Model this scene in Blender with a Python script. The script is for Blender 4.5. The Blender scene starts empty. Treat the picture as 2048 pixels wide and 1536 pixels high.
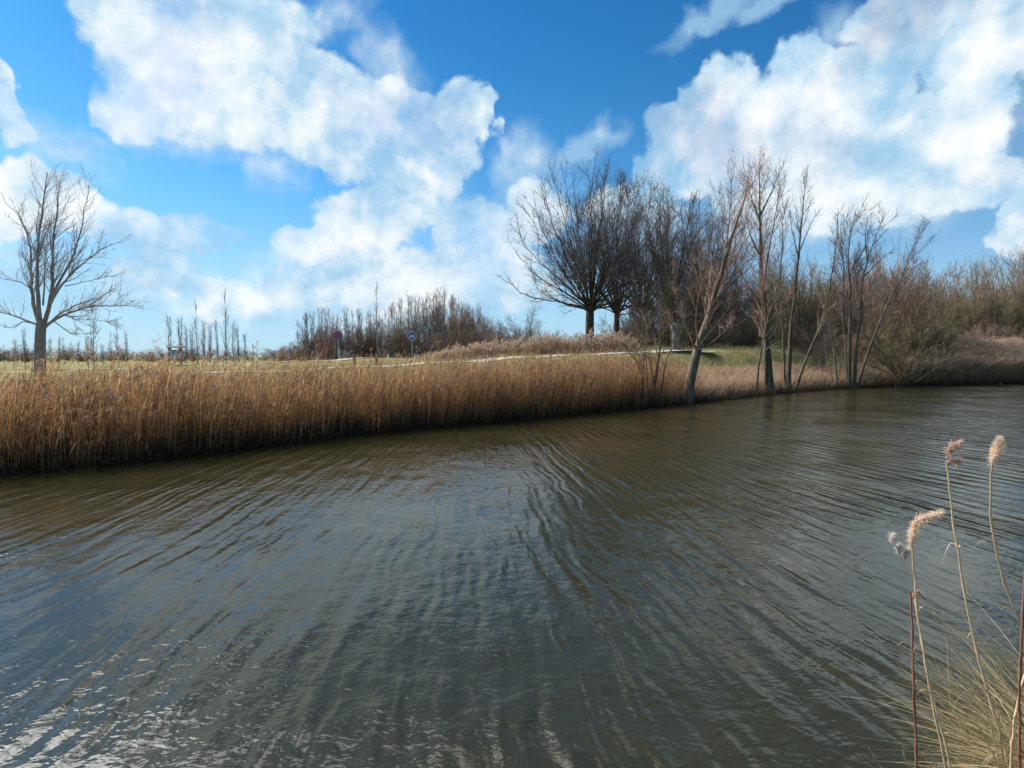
import bpy, math, random
import numpy as np
from mathutils import Vector, Matrix

random.seed(7)
rng = np.random.default_rng(7)
SC = bpy.context.scene
COL = SC.collection
R = math.radians

# ------------------------------------------------------------------ camera
CAM_Z, F_PX, HORIZ = 2.2, 1138.0, 714.0
PITCH = math.atan((768.0 - HORIZ) / F_PX)
cd = bpy.data.cameras.new("camera"); cam = bpy.data.objects.new("camera", cd); COL.objects.link(cam)
cam.location = (0, 0, CAM_Z)
cam.rotation_euler = (R(90) - PITCH, 0, 0)
cd.sensor_width = 36.0
cd.lens = F_PX / 2048 * 36.0
cd.clip_end = 5000
cd.clip_start = 0.05
SC.camera = cam

def ray(px, py):
    u = (px - 1024) / F_PX; v = (768 - py) / F_PX
    cp, sp = math.cos(PITCH), math.sin(PITCH)
    return np.array([u, cp + v * sp, -sp + v * cp])
def at(px, py, Y):
    d = ray(px, py)
    return np.array([0, 0, CAM_Z]) + d * (Y / d[1])
def azel(px, py):
    d = ray(px, py)
    return math.degrees(math.atan2(d[0], d[1])), math.degrees(math.atan2(d[2], math.hypot(d[0], d[1])))

# ------------------------------------------------------------------ light, exposure
SUN_AZ, SUN_EL = -55.0, 40.0          # degrees right of the view direction (+Y), above the horizon
sdir = Vector((math.sin(R(SUN_AZ)) * math.cos(R(SUN_EL)), math.cos(R(SUN_AZ)) * math.cos(R(SUN_EL)), math.sin(R(SUN_EL))))
sl = bpy.data.lights.new("sun", 'SUN'); sl.energy = 4.3; sl.angle = R(0.53); sl.color = (1.0, 0.95, 0.87)
so = bpy.data.objects.new("sun", sl); COL.objects.link(so)
so.rotation_euler = sdir.to_track_quat('Z', 'Y').to_euler()
so.location = (-30, 20, 40)
SC.view_settings.view_transform = 'Standard'
SC.view_settings.look = 'None'
SC.view_settings.gamma = 1.0
SC.view_settings.exposure = 0.35

# ------------------------------------------------------------------ node helper
class NT:
    def __init__(self, tree):
        self.t = tree; tree.nodes.clear()
    def n(self, typ, **kw):
        nd = self.t.nodes.new(typ)
        ins = kw.pop('ins', {})
        for k, v in kw.items(): setattr(nd, k, v)
        for k, v in ins.items(): self.put(nd.inputs[k], v)
        return nd
    def put(self, sock, v):
        if isinstance(v, bpy.types.NodeSocket): self.t.links.new(v, sock)
        elif isinstance(v, bpy.types.Node): self.t.links.new(v.outputs[0], sock)
        elif v is not None: sock.default_value = v
    def m(self, op, a, b=None, c=None, clamp=False):
        nd = self.t.nodes.new('ShaderNodeMath'); nd.operation = op; nd.use_clamp = clamp
        for i, v in enumerate((a, b, c)):
            if v is not None: self.put(nd.inputs[i], v)
        return nd.outputs[0]
    def vm(self, op, a, b=None, out=0, scale=None):
        nd = self.t.nodes.new('ShaderNodeVectorMath'); nd.operation = op
        self.put(nd.inputs[0], a)
        if b is not None: self.put(nd.inputs[1], b)
        if scale is not None: self.put(nd.inputs['Scale'], scale)
        return nd.outputs[out]
    def ss(self, v, a, b, o0=0.0, o1=1.0, typ='SMOOTHSTEP'):
        nd = self.n('ShaderNodeMapRange', interpolation_type=typ)
        for i, x in enumerate((v, a, b, o0, o1)): self.put(nd.inputs[i], x)
        return nd.outputs[0]
    def noise(self, vec, scale, detail=5, rough=0.55, dist=0.0, lac=2.0):
        nd = self.n('ShaderNodeTexNoise')
        if vec is not None: self.put(nd.inputs['Vector'], vec)
        for k, v in (('Scale', scale), ('Detail', detail), ('Roughness', rough), ('Distortion', dist), ('Lacunarity', lac)):
            nd.inputs[k].default_value = v
        return nd
    def mix(self, f, a, b, blend='MIX'):
        nd = self.n('ShaderNodeMix', data_type='RGBA', blend_type=blend)
        self.put(nd.inputs[0], f); self.put(nd.inputs[6], a); self.put(nd.inputs[7], b)
        return nd.outputs[2]
    def ramp(self, fac, stops):
        nd = self.n('ShaderNodeValToRGB'); cr = nd.color_ramp
        while len(cr.elements) < len(stops): cr.elements.new(0.5)
        for e, (p, c) in zip(cr.elements, stops):
            e.position = p; e.color = (*c, 1)
        self.put(nd.inputs[0], fac)
        return nd.outputs[0]

# ------------------------------------------------------------------ world: Nishita sky + procedural clouds (function of direction only)
W = bpy.data.worlds.new("World"); SC.world = W; W.use_nodes = True
w = NT(W.node_tree)
try:
    W.cycles.sampling_method = 'MANUAL'; W.cycles.sample_map_resolution = 512
except Exception: pass
sky = w.n('ShaderNodeTexSky', sky_type='NISHITA', sun_disc=False)
sky.sun_elevation = R(SUN_EL); sky.sun_rotation = R(SUN_AZ)
sky.air_density = 1.0; sky.dust_density = 0.3; sky.ozone_density = 2.5
tc = w.n('ShaderNodeTexCoord')
D = w.vm('NORMALIZE', tc.outputs['Generated'])
sx = w.n('ShaderNodeSeparateXYZ', ins={0: D})
x_, y_, z_ = sx.outputs
az = w.m('MULTIPLY', w.m('ARCTAN2', x_, y_), 180 / math.pi)
el = w.m('MULTIPLY', w.m('ARCSINE', z_), 180 / math.pi)
skyc = w.vm('SCALE', sky.outputs[0], scale=0.10)
# the saturated blue of the photograph: tint by elevation
tint = w.ramp(w.m('DIVIDE', el, 60.0, clamp=True), [
    (0.00, (0.60, 0.78, 0.98)), (0.10, (0.50, 0.82, 1.05)), (0.25, (0.38, 0.85, 1.08)),
    (0.42, (0.20, 0.72, 1.02)), (0.58, (0.13, 0.62, 0.98)), (1.0, (0.16, 0.62, 0.92))])
blue = w.vm('MULTIPLY', skyc, tint)
blue = w.vm('SCALE', blue, scale=1.0)
pos = w.n('ShaderNodeCombineXYZ', ins={0: az, 1: el}).outputs[0]
# warp
wn = w.noise(pos, 0.10, 3, 0.55)
wv = w.vm('SCALE', w.vm('SUBTRACT', wn.outputs['Color'], (0.5, 0.5, 0.5)), scale=5.0)
wn2 = w.noise(pos, 0.40, 4, 0.55)
wv2 = w.vm('SCALE', w.vm('SUBTRACT', wn2.outputs['Color'], (0.5, 0.5, 0.5)), scale=2.8)
pw = w.vm('ADD', w.vm('ADD', pos, wv), wv2)
DEG = 20.5  # px per degree at the picture centre
def blobs(lst):
    acc = None
    for (cx, cy, rx, ry, rot, wt) in lst:
        a, e = azel(cx, cy)
        s = math.cos(R(a))
        mp = w.n('ShaderNodeMapping', vector_type='TEXTURE', ins={0: pw})
        mp.inputs['Location'].default_value = (a, e, 0)
        mp.inputs['Rotation'].default_value = (0, 0, R(rot))
        mp.inputs['Scale'].default_value = (rx * 1.04 / DEG * s * s, ry * 1.04 / DEG * s, 10000)
        ln = w.vm('LENGTH', mp.outputs[0], out=1)
        v = w.m('MULTIPLY', w.m('SUBTRACT', 1.0, ln), wt)
        acc = v if acc is None else w.m('SMOOTH_MAX', acc, v, 0.15)
    return acc
HARD = [(300, 60, 170, 120, -20, 1), (470, 60, 170, 110, 0, 1), (430, 190, 260, 105, -5, 1), (640, 200, 230, 90, -12, 1),
        (800, 245, 190, 75, -18, 1.0), (905, 262, 95, 75, 40, 1.0), (955, 238, 50, 34, 30, 1.0), (700, 320, 150, 60, -10, .55), (250, 220, 90, 70, 0, .8), (560, 20, 90, 60, 0, .6),
        (0, 210, 50, 90, 0, .9),
        (110, 395, 130, 70, -10, 1.0), (10, 400, 80, 70, 0, .9), (200, 430, 60, 60, 0, .7),
        (300, 455, 100, 45, 0, .75), (390, 470, 90, 45, -10, .75), (310, 530, 90, 45, 0, .6), (430, 575, 70, 45, 0, .8),
        (850, 385, 95, 60, 35, .95), (760, 440, 160, 70, 10, .8), (650, 490, 130, 40, 5, .9), (800, 560, 260, 70, 0, .75),
        (960, 500, 120, 110, 40, 1.1), (1070, 430, 80, 70, 0, 1.0), (1010, 560, 120, 70, 0, .9), (600, 590, 160, 50, 0, .6),
        (1310, 350, 75, 55, 0, 1.0), (1350, 235, 60, 60, 0, .9), (1430, 195, 90, 75, 0, 1.0), (1400, 280, 120, 110, 0, 1.1),
        (1560, 290, 180, 130, 0, 1.1), (1600, 150, 90, 75, 0, 1.0), (1640, 210, 110, 90, 0, 1.1), (1780, 70, 90, 110, 0, 1.0),
        (1760, 200, 90, 80, 0, .9), (1850, 70, 90, 100, 0, .9), (1950, 90, 130, 120, 0, 1.0), (1960, 200, 100, 70, 0, .8), (1850, 290, 190, 110, 0, .95),
        (1700, 380, 260, 100, 0, .95), (1950, 370, 120, 60, -20, .8), (1540, 400, 130, 80, 0, .85), (2040, 460, 60, 80, 0, .8),
        (1240, 420, 110, 45, 0, .6)]
SOFT = [(120, 290, 170, 60, 0, 1.0), (560, 345, 80, 55, 0, 1.1), (700, 310, 260, 60, -15, .9), (420, 280, 200, 60, 0, .9), (1040, 320, 60, 75, -35, 1.2),
        (1150, 300, 120, 32, 22, 1.2), (1060, 380, 120, 50, 20, .9), (1420, 35, 110, 26, 12, 1.4), (1540, 5, 100, 22, 5, 1.3), (1680, 60, 60, 60, 0, .9),
        (660, 20, 110, 50, 20, .9), (780, 110, 100, 50, -35, .8), (250, 560, 320, 110, 0, .8), (700, 600, 420, 100, 0, 1.2),
        (1500, 460, 400, 80, 0, 1.2), (1300, 480, 180, 80, 0, .9), (80, 560, 160, 130, 0, .9), (1930, 260, 200, 160, 0, .9)]
bh = blobs(HARD); bs = blobs(SOFT)
# billowy detail
def billow(vec):
    n1 = w.noise(vec, 0.15, 9, 0.56, 0.2)
    vr = w.n('ShaderNodeTexVoronoi', feature='SMOOTH_F1', ins={'Vector': vec})
    vr.inputs['Scale'].default_value = 0.30; vr.inputs['Smoothness'].default_value = 0.6
    try: vr.inputs['Detail'].default_value = 3.0; vr.inputs['Roughness'].default_value = 0.5
    except Exception: pass
    return w.m('ADD', w.m('MULTIPLY', w.m('SUBTRACT', n1.outputs[0], 0.5), 1.5), w.m('MULTIPLY', w.m('MAXIMUM', w.m('SUBTRACT', 0.5, vr.outputs['Distance']), -0.35), 0.32))
pv = w.vm('ADD', pos, w.vm('SCALE', wv2, scale=0.5))
b0 = billow(pv)
b1 = billow(w.vm('ADD', pv, (-1.2, 2.0, 0)))
# generic clouds outside the part of the sky the photograph shows
gen = w.noise(D, 2.2, 7, 0.58, 0.2)
genf = w.m('MULTIPLY', w.m('SUBTRACT', gen.outputs[0], 0.44), 3.0)
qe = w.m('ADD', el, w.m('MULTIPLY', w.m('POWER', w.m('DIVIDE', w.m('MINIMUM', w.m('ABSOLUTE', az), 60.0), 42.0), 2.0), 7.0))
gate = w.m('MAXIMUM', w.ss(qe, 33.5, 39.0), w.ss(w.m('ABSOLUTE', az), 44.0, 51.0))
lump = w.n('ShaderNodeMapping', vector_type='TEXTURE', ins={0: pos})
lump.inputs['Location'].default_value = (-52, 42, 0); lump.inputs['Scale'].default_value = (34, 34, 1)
lumpf = w.m('MULTIPLY', w.m('SUBTRACT', 1.0, w.vm('LENGTH', lump.outputs[0], out=1)), 1.2)  # cloud lump added out of view for the water to reflect
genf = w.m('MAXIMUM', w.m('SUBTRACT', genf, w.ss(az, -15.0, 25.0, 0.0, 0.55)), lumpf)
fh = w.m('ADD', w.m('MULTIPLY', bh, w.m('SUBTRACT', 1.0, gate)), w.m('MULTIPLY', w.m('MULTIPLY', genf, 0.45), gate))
fh = w.m('ADD', fh, w.m('MULTIPLY', b0, 0.42))
thinc = w.noise(w.vm('ADD', pos, (40.0, 11.0, 0.0)), 0.075, 5, 0.6)
aH = w.m('MULTIPLY', w.ss(fh, 0.0, 0.17), w.ss(thinc.outputs[0], 0.36, 0.56, 0.55, 1.0))
fs = w.m('ADD', bs, w.m('MULTIPLY', b0, 0.8))
aS = w.m('MULTIPLY', w.ss(fs, -0.25, 0.9), w.m('MULTIPLY', 0.70, w.m('SUBTRACT', 1.0, gate)))
aH = w.m('MULTIPLY', aH, w.ss(el, -1.0, 7.0, 0.55, 1.0))
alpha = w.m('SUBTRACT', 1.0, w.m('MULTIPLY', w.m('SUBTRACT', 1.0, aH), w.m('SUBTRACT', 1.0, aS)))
relief = w.m('MULTIPLY', w.m('SUBTRACT', b0, b1), 0.9)
lowf = w.noise(pos, 0.085, 5, 0.6)
shade = w.m('ADD', w.m('ADD', w.m('MULTIPLY', relief, 1.7), w.m('MULTIPLY', w.m('MINIMUM', fh, 0.8), 0.45)), w.m('MULTIPLY', w.m('SUBTRACT', lowf.outputs[0], 0.5), 2.2))
cloudc = w.ramp(w.ss(shade, -0.30, 0.72, typ='LINEAR'), [(0.0, (0.30, 0.50, 0.68)), (0.30, (0.43, 0.59, 0.72)), (0.62, (0.62, 0.71, 0.77)), (1.0, (0.80, 0.81, 0.81))])
hz = w.ss(el, -2.0, 17.0, 0.80, 0.0)
blue2 = w.mix(hz, blue, (0.37, 0.58, 0.76, 1))
col = w.mix(alpha, blue2, cloudc)
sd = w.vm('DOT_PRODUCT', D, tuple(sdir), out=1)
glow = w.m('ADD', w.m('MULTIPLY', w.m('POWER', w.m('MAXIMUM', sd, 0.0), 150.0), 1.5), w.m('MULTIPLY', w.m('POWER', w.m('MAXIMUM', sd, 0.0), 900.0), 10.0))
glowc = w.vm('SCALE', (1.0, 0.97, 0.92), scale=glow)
added_glare = w.m('MULTIPLY', w.m('MULTIPLY', w.m('POWER', w.m('MAXIMUM', sd, 0.0), 9.0), 8.0), w.m('MULTIPLY', gate, alpha))   # glare added out of view to brighten the left side of the water
col = w.vm('ADD', w.vm('ADD', col, glowc), w.vm('SCALE', (1.0, 0.98, 0.96), scale=added_glare))
below = w.ss(el, -3.0, -0.5)
col = w.mix(below, (0.10, 0.10, 0.07, 1), col)
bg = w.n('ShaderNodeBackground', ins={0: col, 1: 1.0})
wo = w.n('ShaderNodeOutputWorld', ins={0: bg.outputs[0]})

# ------------------------------------------------------------------ tagging and mesh helpers
def tag(o, label=None, cat=None, group=None, kind=None):
    if label: o['label'] = label
    if cat: o['category'] = cat
    if group: o['group'] = group
    if kind: o['kind'] = kind
    return o
def empty(name, loc=(0, 0, 0), rz=0.0, s=1.0):
    o = bpy.data.objects.new(name, None); COL.objects.link(o)
    o.location = loc; o.rotation_euler = (0, 0, rz); o.scale = (s, s, s); o.empty_display_size = 0.2
    return o
def np_mesh(name, V, F, mat, parent=None, col=None, smooth=True):
    """V (n,3); F (m,k) with one k"""
    me = bpy.data.meshes.new(name)
    n, (m, k) = len(V), F.shape
    me.vertices.add(n); me.vertices.foreach_set('co', np.ascontiguousarray(V, dtype=np.float32).ravel())
    me.loops.add(m * k); me.loops.foreach_set('vertex_index', np.ascontiguousarray(F, dtype=np.int32).ravel())
    me.polygons.add(m); me.polygons.foreach_set('loop_start', np.arange(0, m * k, k, dtype=np.int32))
    me.polygons.foreach_set('loop_total', np.full(m, k, dtype=np.int32))
    if smooth: me.polygons.foreach_set('use_smooth', np.ones(m, dtype=bool))
    me.update(calc_edges=True)
    if col is not None:
        a = me.attributes.new('Col', 'FLOAT_COLOR', 'POINT')
        c4 = np.ones((n, 4), dtype=np.float32); c4[:, :3] = col
        a.data.foreach_set('color', c4.ravel())
    me.materials.append(mat)
    o = bpy.data.objects.new(name, me); COL.objects.link(o)
    if parent is not None: o.parent = parent
    return o
def unit(v):
    return v / np.maximum(np.linalg.norm(v, axis=-1, keepdims=True), 1e-9)
def tangents(P):
    T = np.empty_like(P); T[:, 1:-1] = P[:, 2:] - P[:, :-2]; T[:, 0] = P[:, 1] - P[:, 0]; T[:, -1] = P[:, -1] - P[:, -2]
    return unit(T)
def tubes(P, Rr, sides):
    """P (N,K,3), Rr (N,K) -> V,F"""
    N, K, _ = P.shape
    T = tangents(P)
    ref = np.where(np.abs(T[:, :1, 2:3]) > 0.8, np.array([1.0, 0, 0]), np.array([0, 0, 1.0]))
    ref = np.broadcast_to(ref, P.shape)
    U = unit(np.cross(T, ref)); Vv = np.cross(T, U)
    a = np.arange(sides) * 2 * math.pi / sides
    V = P[:, :, None] + Rr[:, :, None, None] * (np.cos(a)[None, None, :, None] * U[:, :, None] + np.sin(a)[None, None, :, None] * Vv[:, :, None])
    V = V.reshape(-1, 3)
    i = np.arange(N)[:, None, None] * K * sides + np.arange(K - 1)[None, :, None] * sides
    s = np.arange(sides)[None, None]; s2 = (s + 1) % sides
    F = np.stack([i + s, i + s2, i + sides + s2, i + sides + s], -1).reshape(-1, 4)
    return V, F
def ribbons(P, Wd, side=None, g=rng):
    """P (N,K,3), Wd (N,K) half widths -> V,F ; side (N,3)"""
    N, K, _ = P.shape
    if side is None:
        a = g.uniform(0, 2 * math.pi, N); side = np.stack([np.cos(a), np.sin(a), np.zeros(N)], -1)
    S = side[:, None, :] * Wd[:, :, None]
    V = np.stack([P - S, P + S], 2).reshape(-1, 3)
    i = np.arange(N)[:, None] * K * 2 + np.arange(K - 1)[None] * 2
    F = np.stack([i, i + 1, i + 3, i + 2], -1).reshape(-1, 4)
    return V, F
class Acc:
    def __init__(self): self.V = []; self.F = []; self.C = []; self.n = 0
    def add(self, V, F, C=None):
        self.V.append(V); self.F.append(F + self.n); self.n += len(V)
        if C is None: C = np.ones((len(V), 3)) * 0.5
        self.C.append(np.broadcast_to(C, (len(V), 3)))
    def build(self, name, mat, parent=None, smooth=True):
        return np_mesh(name, np.concatenate(self.V), np.concatenate(self.F), mat, parent, np.concatenate(self.C), smooth)

# ------------------------------------------------------------------ materials
def simple_mat(name, build):
    m = bpy.data.materials.new(name); m.use_nodes = True
    t = NT(m.node_tree); out = t.n('ShaderNodeOutputMaterial'); sh = build(t)
    t.t.links.new(sh, out.inputs[0]); return m
def vcol(t):
    return t.n('ShaderNodeAttribute', attribute_name='Col', attribute_type='GEOMETRY').outputs['Color']
def thin(name, trans=0.35, spec=0.2, rough=0.6, gain=(1, 1, 1)):
    """dry stems and blades: diffuse + translucent, colour from the per-stem attribute"""
    def b(t):
        c = t.vm('MULTIPLY', vcol(t), gain)
        n = t.noise(t.n('ShaderNodeTexCoord').outputs['Object'], 9.0, 3)
        c = t.mix(t.ss(n.outputs[0], 0.3, 0.7, 0.0, 0.35), c, t.vm('SCALE', c, scale=0.55))
        p = t.n('ShaderNodeBsdfPrincipled', ins={'Base Color': c, 'Roughness': rough, 'Specular IOR Level': spec})
        tr = t.n('ShaderNodeBsdfTranslucent', ins={0: c})
        return t.n('ShaderNodeMixShader', ins={0: trans, 1: p.outputs[0], 2: tr.outputs[0]}).outputs[0]
    return simple_mat(name, b)
def bark(name, c1, c2, c3=None, sc=3.0, bump=0.02):
    def b(t):
        co = t.n('ShaderNodeTexCoord').outputs['Object']
        mp = t.n('ShaderNodeMapping', ins={0: co}); mp.inputs['Scale'].default_value = (1, 1, 0.25)
        n = t.noise(mp.outputs[0], sc * 3, 6, 0.65, 0.4)
        n2 = t.noise(co, sc * 0.4, 4, 0.6)
        c = t.mix(t.ss(n.outputs[0], 0.35, 0.65), (*c1, 1), (*c2, 1))
        if c3: c = t.mix(t.ss(n2.outputs[0], 0.5, 0.66, 0, .8), c, (*c3, 1))
        bp = t.n('ShaderNodeBump', ins={'Height': n.outputs[0], 'Distance': bump, 'Strength': 0.8})
        return t.n('ShaderNodeBsdfPrincipled', ins={'Base Color': c, 'Roughness': 0.85, 'Specular IOR Level': 0.2, 'Normal': bp.outputs[0]}).outputs[0]
    return simple_mat(name, b)
def twig(name, c1, c2):
    def b(t):
        co = t.n('ShaderNodeTexCoord').outputs['Object']
        n = t.noise(co, 0.9, 4, 0.7)
        c = t.mix(t.ss(n.outputs[0], 0.35, 0.65), (*c1, 1), (*c2, 1))
        return t.n('ShaderNodeBsdfPrincipled', ins={'Base Color': c, 'Roughness': 0.7, 'Specular IOR Level': 0.3}).outputs[0]
    return simple_mat(name, b)
M = {}
M['reed'] = thin('reed_dry', 0.5, gain=(.80, .74, .70))
M['grass'] = thin('grass_blades', 0.4)
M['plume'] = thin('reed_plume', 0.5)
M['bark_grey'] = bark('bark_grey', (0.17, 0.155, 0.14), (0.30, 0.27, 0.24), (0.20, 0.20, 0.14))
M['bark_olive'] = bark('bark_olive', (0.045, 0.038, 0.028), (0.125, 0.105, 0.07), (0.10, 0.105, 0.04))
M['bark_pale'] = bark('bark_pale', (0.075, 0.06, 0.042), (0.21, 0.16, 0.11), (0.08, 0.08, 0.035))
M['bark_dark'] = bark('bark_dark', (0.035, 0.03, 0.025), (0.085, 0.07, 0.055), (0.07, 0.07, 0.03))
M['twig_dark'] = twig('twig_dark', (0.085, 0.062, 0.058), (0.16, 0.12, 0.105))
M['twig_red'] = twig('twig_red', (0.25, 0.14, 0.11), (0.38, 0.25, 0.185))
M['twig_brown'] = twig('twig_brown', (0.15, 0.10, 0.062), (0.32, 0.22, 0.14))
M['twig_olive'] = twig('twig_olive', (0.12, 0.10, 0.045), (0.28, 0.225, 0.11))
M['twig_grey'] = twig('twig_grey', (0.12, 0.10, 0.10), (0.22, 0.18, 0.175))

M['twig_mist'] = twig('twig_mist', (0.26, 0.24, 0.24), (0.38, 0.35, 0.345))  # twigs of the lone left tree, haze painted into the pale colour

# ------------------------------------------------------------------ shoreline and terrain
def gpt(px, py, z=0.0):
    d = ray(px, py); k = (z - CAM_Z) / d[2]; return (d[0] * k, d[1] * k)
FAR = [(-60, -6), (-34, 1.5), (-20, 5.5), (-13.5, 8.4)] + [gpt(*p) for p in ((0, 948), (180, 932), (370, 912), (560, 888), (740, 866), (880, 853), (1000, 843),
       (1150, 828), (1300, 813), (1420, 802), (1540, 788), (1620, 781), (1700, 776), (1780, 773), (1850, 771), (1960, 769), (2048, 766))] + [(56, 54), (90, 66), (200, 90)]
NEAR = [(-60, -14), (-30, -4), (-10, 0.4), (0, 1.5), (1.15, 1.75), (1.75, 2.15), (2.25, 2.75), (3.0, 3.25), (4.3, 3.8), (7, 4.8), (14, 8.5), (30, 18), (70, 36), (200, 70)]
FAR = np.array(FAR); NEAR = np.array(NEAR)
def sdist(x, y, line):
    """signed distance to a polyline running left to right: positive on the left-hand (+Y) side"""
    x = np.asarray(x, float); y = np.asarray(y, float)
    best = np.full(x.shape, 1e9); sign = np.ones(x.shape)
    for a, b in zip(line[:-1], line[1:]):
        d = b - a; L2 = d @ d
        t = np.clip(((x - a[0]) * d[0] + (y - a[1]) * d[1]) / L2, 0, 1)
        ex = x - a[0] - t * d[0]; ey = y - a[1] - t * d[1]
        q = ex * ex + ey * ey
        s = np.sign(d[0] * (y - a[1]) - d[1] * (x - a[0]))
        m = q < best
        best = np.where(m, q, best); sign = np.where(m, s, sign)
    return np.sqrt(best) * sign
CP = []
def cp(px, py, Y):
    p = at(px, py, Y); CP.append((p[0], p[1], p[2]))
PATH1 = [(-700, 790, 22), (-300, 775, 24), (0, 763, 26), (250, 753, 27), (500, 745, 28), (740, 734.5, 30), (900, 725, 32), (1050, 715, 34.5), (1150, 710, 36), (1250, 706, 38), (1340, 701, 40.5), (1440, 698, 43)]
PATH1B = [(1540, 698, 47), (1700, 698, 54)]
PATH2 = [(-700, 765, 42), (0, 746, 44), (240, 739, 45), (480, 730.5, 46), (620, 723, 48), (760, 716, 52)]
for p in PATH1 + PATH1B + PATH2: cp(*p)
for p in ((1400, 728, 33), (1300, 735, 29.5), (1150, 742, 27), (1500, 728, 38), (1650, 722, 44), (1700, 712, 50), (1850, 712, 56), (2000, 716, 60), (2300, 725, 62),
          (740, 760, 23.5), (500, 775, 20), (250, 790, 18), (0, 810, 16.5), (1000, 745, 26)): cp(*p)
for q in ((-60, 120, 1.35), (-150, 200, 1.2), (-60, 70, 1.3), (-20, 70, 1.5), (0, 100, 1.9), (60, 100, 2.4), (120, 100, 2.2), (0, 60, 2.1), (30, 75, 2.5), (0, 300, 1.6), (300, 300, 2.0), (-300, 400, 1.4), (100, 800, 1.6)): CP.append(q)
CP = np.array(CP)
def sstep(x, a, b):
    t = np.clip((x - a) / (b - a), 0, 1); return t * t * (3 - 2 * t)
def wob(x, y, f, s=0.0):
    return (np.sin(x * f + 1.3 + s) * np.cos(y * f * 1.17 + s * 2) + 0.5 * np.sin(x * f * 2.3 - y * f * 1.9 + s) + 0.25 * np.sin(x * f * 5.1 + y * f * 4.3 + 2 * s)) / 1.75
def ground(x, y):
    x = np.asarray(x, float); y = np.asarray(y, float)
    num = np.zeros(x.shape); den = np.zeros(x.shape)
    for (a, b, z) in CP:
        k = 1.0 / (((x - a) ** 2 + (y - b) ** 2) + 0.6) ** 1.6
        num += k * z; den += k
    H = num / den
    df = sdist(x, y, FAR); dn = -sdist(x, y, NEAR)
    bank = 0.34 * sstep(df, 0.0, 0.55) + 0.15 * sstep(df, .4, 2.0)
    zf = bank + (H - 0.49) * sstep(df, 1.0, 7.5)
    zn = 0.22 * sstep(dn, 0.0, 0.4) + 0.35 * sstep(dn, 0.3, 2.0) + 0.4 * sstep(dn, 2, 8)
    z = np.where(df > 0, zf, np.where(dn > 0, zn, -0.9 * sstep(-np.maximum(df, dn), 0, 1.6)))
    return z + wob(x, y, 1.7) * 0.03 * (np.maximum(df, dn) > 0)
def gz(x, y): return float(ground(np.array([x]), np.array([y]))[0])

def axis(parts):
    out = []
    for a, b, st in parts: out += list(np.arange(a, b, st))
    return np.array(out + [parts[-1][1]])
gx = axis([(-900, -200, 60), (-200, -60, 12), (-60, -18, 1.5), (-18, 44, 0.28), (44, 90, 1.5), (90, 240, 12), (240, 1200, 60)])
gy = axis([(-60, -5, 4), (-5, 1, 0.6), (1, 60, 0.26), (60, 110, 2), (110, 260, 12), (260, 1500, 70)])
GX, GY = np.meshgrid(gx, gy)
Z = ground(GX, GY)
nx, ny = len(gx), len(gy)
idx = np.arange(nx * ny).reshape(ny, nx)
F = np.stack([idx[:-1, :-1], idx[:-1, 1:], idx[1:, 1:], idx[1:, :-1]], -1).reshape(-1, 4)
DF = sdist(GX, GY, FAR); DN = -sdist(GX, GY, NEAR)
shore = np.maximum(DF, DN).ravel()
colr = np.stack([np.clip(shore / 10, 0, 1), sstep(GX.ravel(), 3, 12) * sstep(DF.ravel(), 0, 1), np.zeros(nx * ny)], -1)
def ground_mat(t):
    a = t.n('ShaderNodeSeparateXYZ', ins={0: vcol(t)})
    co = t.n('ShaderNodeTexCoord').outputs['Object']
    n = t.noise(co, 0.35, 6, 0.7); n2 = t.noise(co, 5.0, 5, 0.7); n3 = t.noise(co, 30.0, 3, 0.7)
    g = t.ramp(n.outputs[0], [(0.3, (0.13, 0.14, 0.035)), (0.5, (0.22, 0.21, 0.07)), (0.7, (0.34, 0.28, 0.13))])
    straw = t.ramp(n2.outputs[0], [(0.3, (0.12, 0.085, 0.045)), (0.7, (0.30, 0.22, 0.12))])
    g = t.mix(t.ss(n2.outputs[0], 0.45, 0.7, 0, 0.6), g, straw)
    d = t.m('ADD', a.outputs[0], t.m('MULTIPLY', t.m('SUBTRACT', n.outputs[0], 0.5), 0.35))
    c = t.mix(t.ss(d, 0.16, 0.42), straw, g)
    mud = t.ramp(n2.outputs[0], [(0.3, (0.018, 0.014, 0.009)), (0.7, (0.05, 0.038, 0.024))])
    c = t.mix(t.ss(t.m('ADD', a.outputs[0], t.m('MULTIPLY', t.m('SUBTRACT', n2.outputs[0], 0.5), 0.06)), 0.03, 0.09), mud, c)
    h = t.m('ADD', n2.outputs[0], t.m('MULTIPLY', n3.outputs[0], 0.4))
    bp = t.n('ShaderNodeBump', ins={'Height': h, 'Distance': 0.12, 'Strength': 1.0})
    return t.n('ShaderNodeBsdfPrincipled', ins={'Base Color': c, 'Roughness': 0.95, 'Specular IOR Level': 0.1, 'Normal': bp.outputs[0]}).outputs[0]
go = np_mesh('ground', np.stack([GX.ravel(), GY.ravel(), Z.ravel()], -1), F, simple_mat('ground', ground_mat), None, colr)
tag(go, kind='structure')

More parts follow.
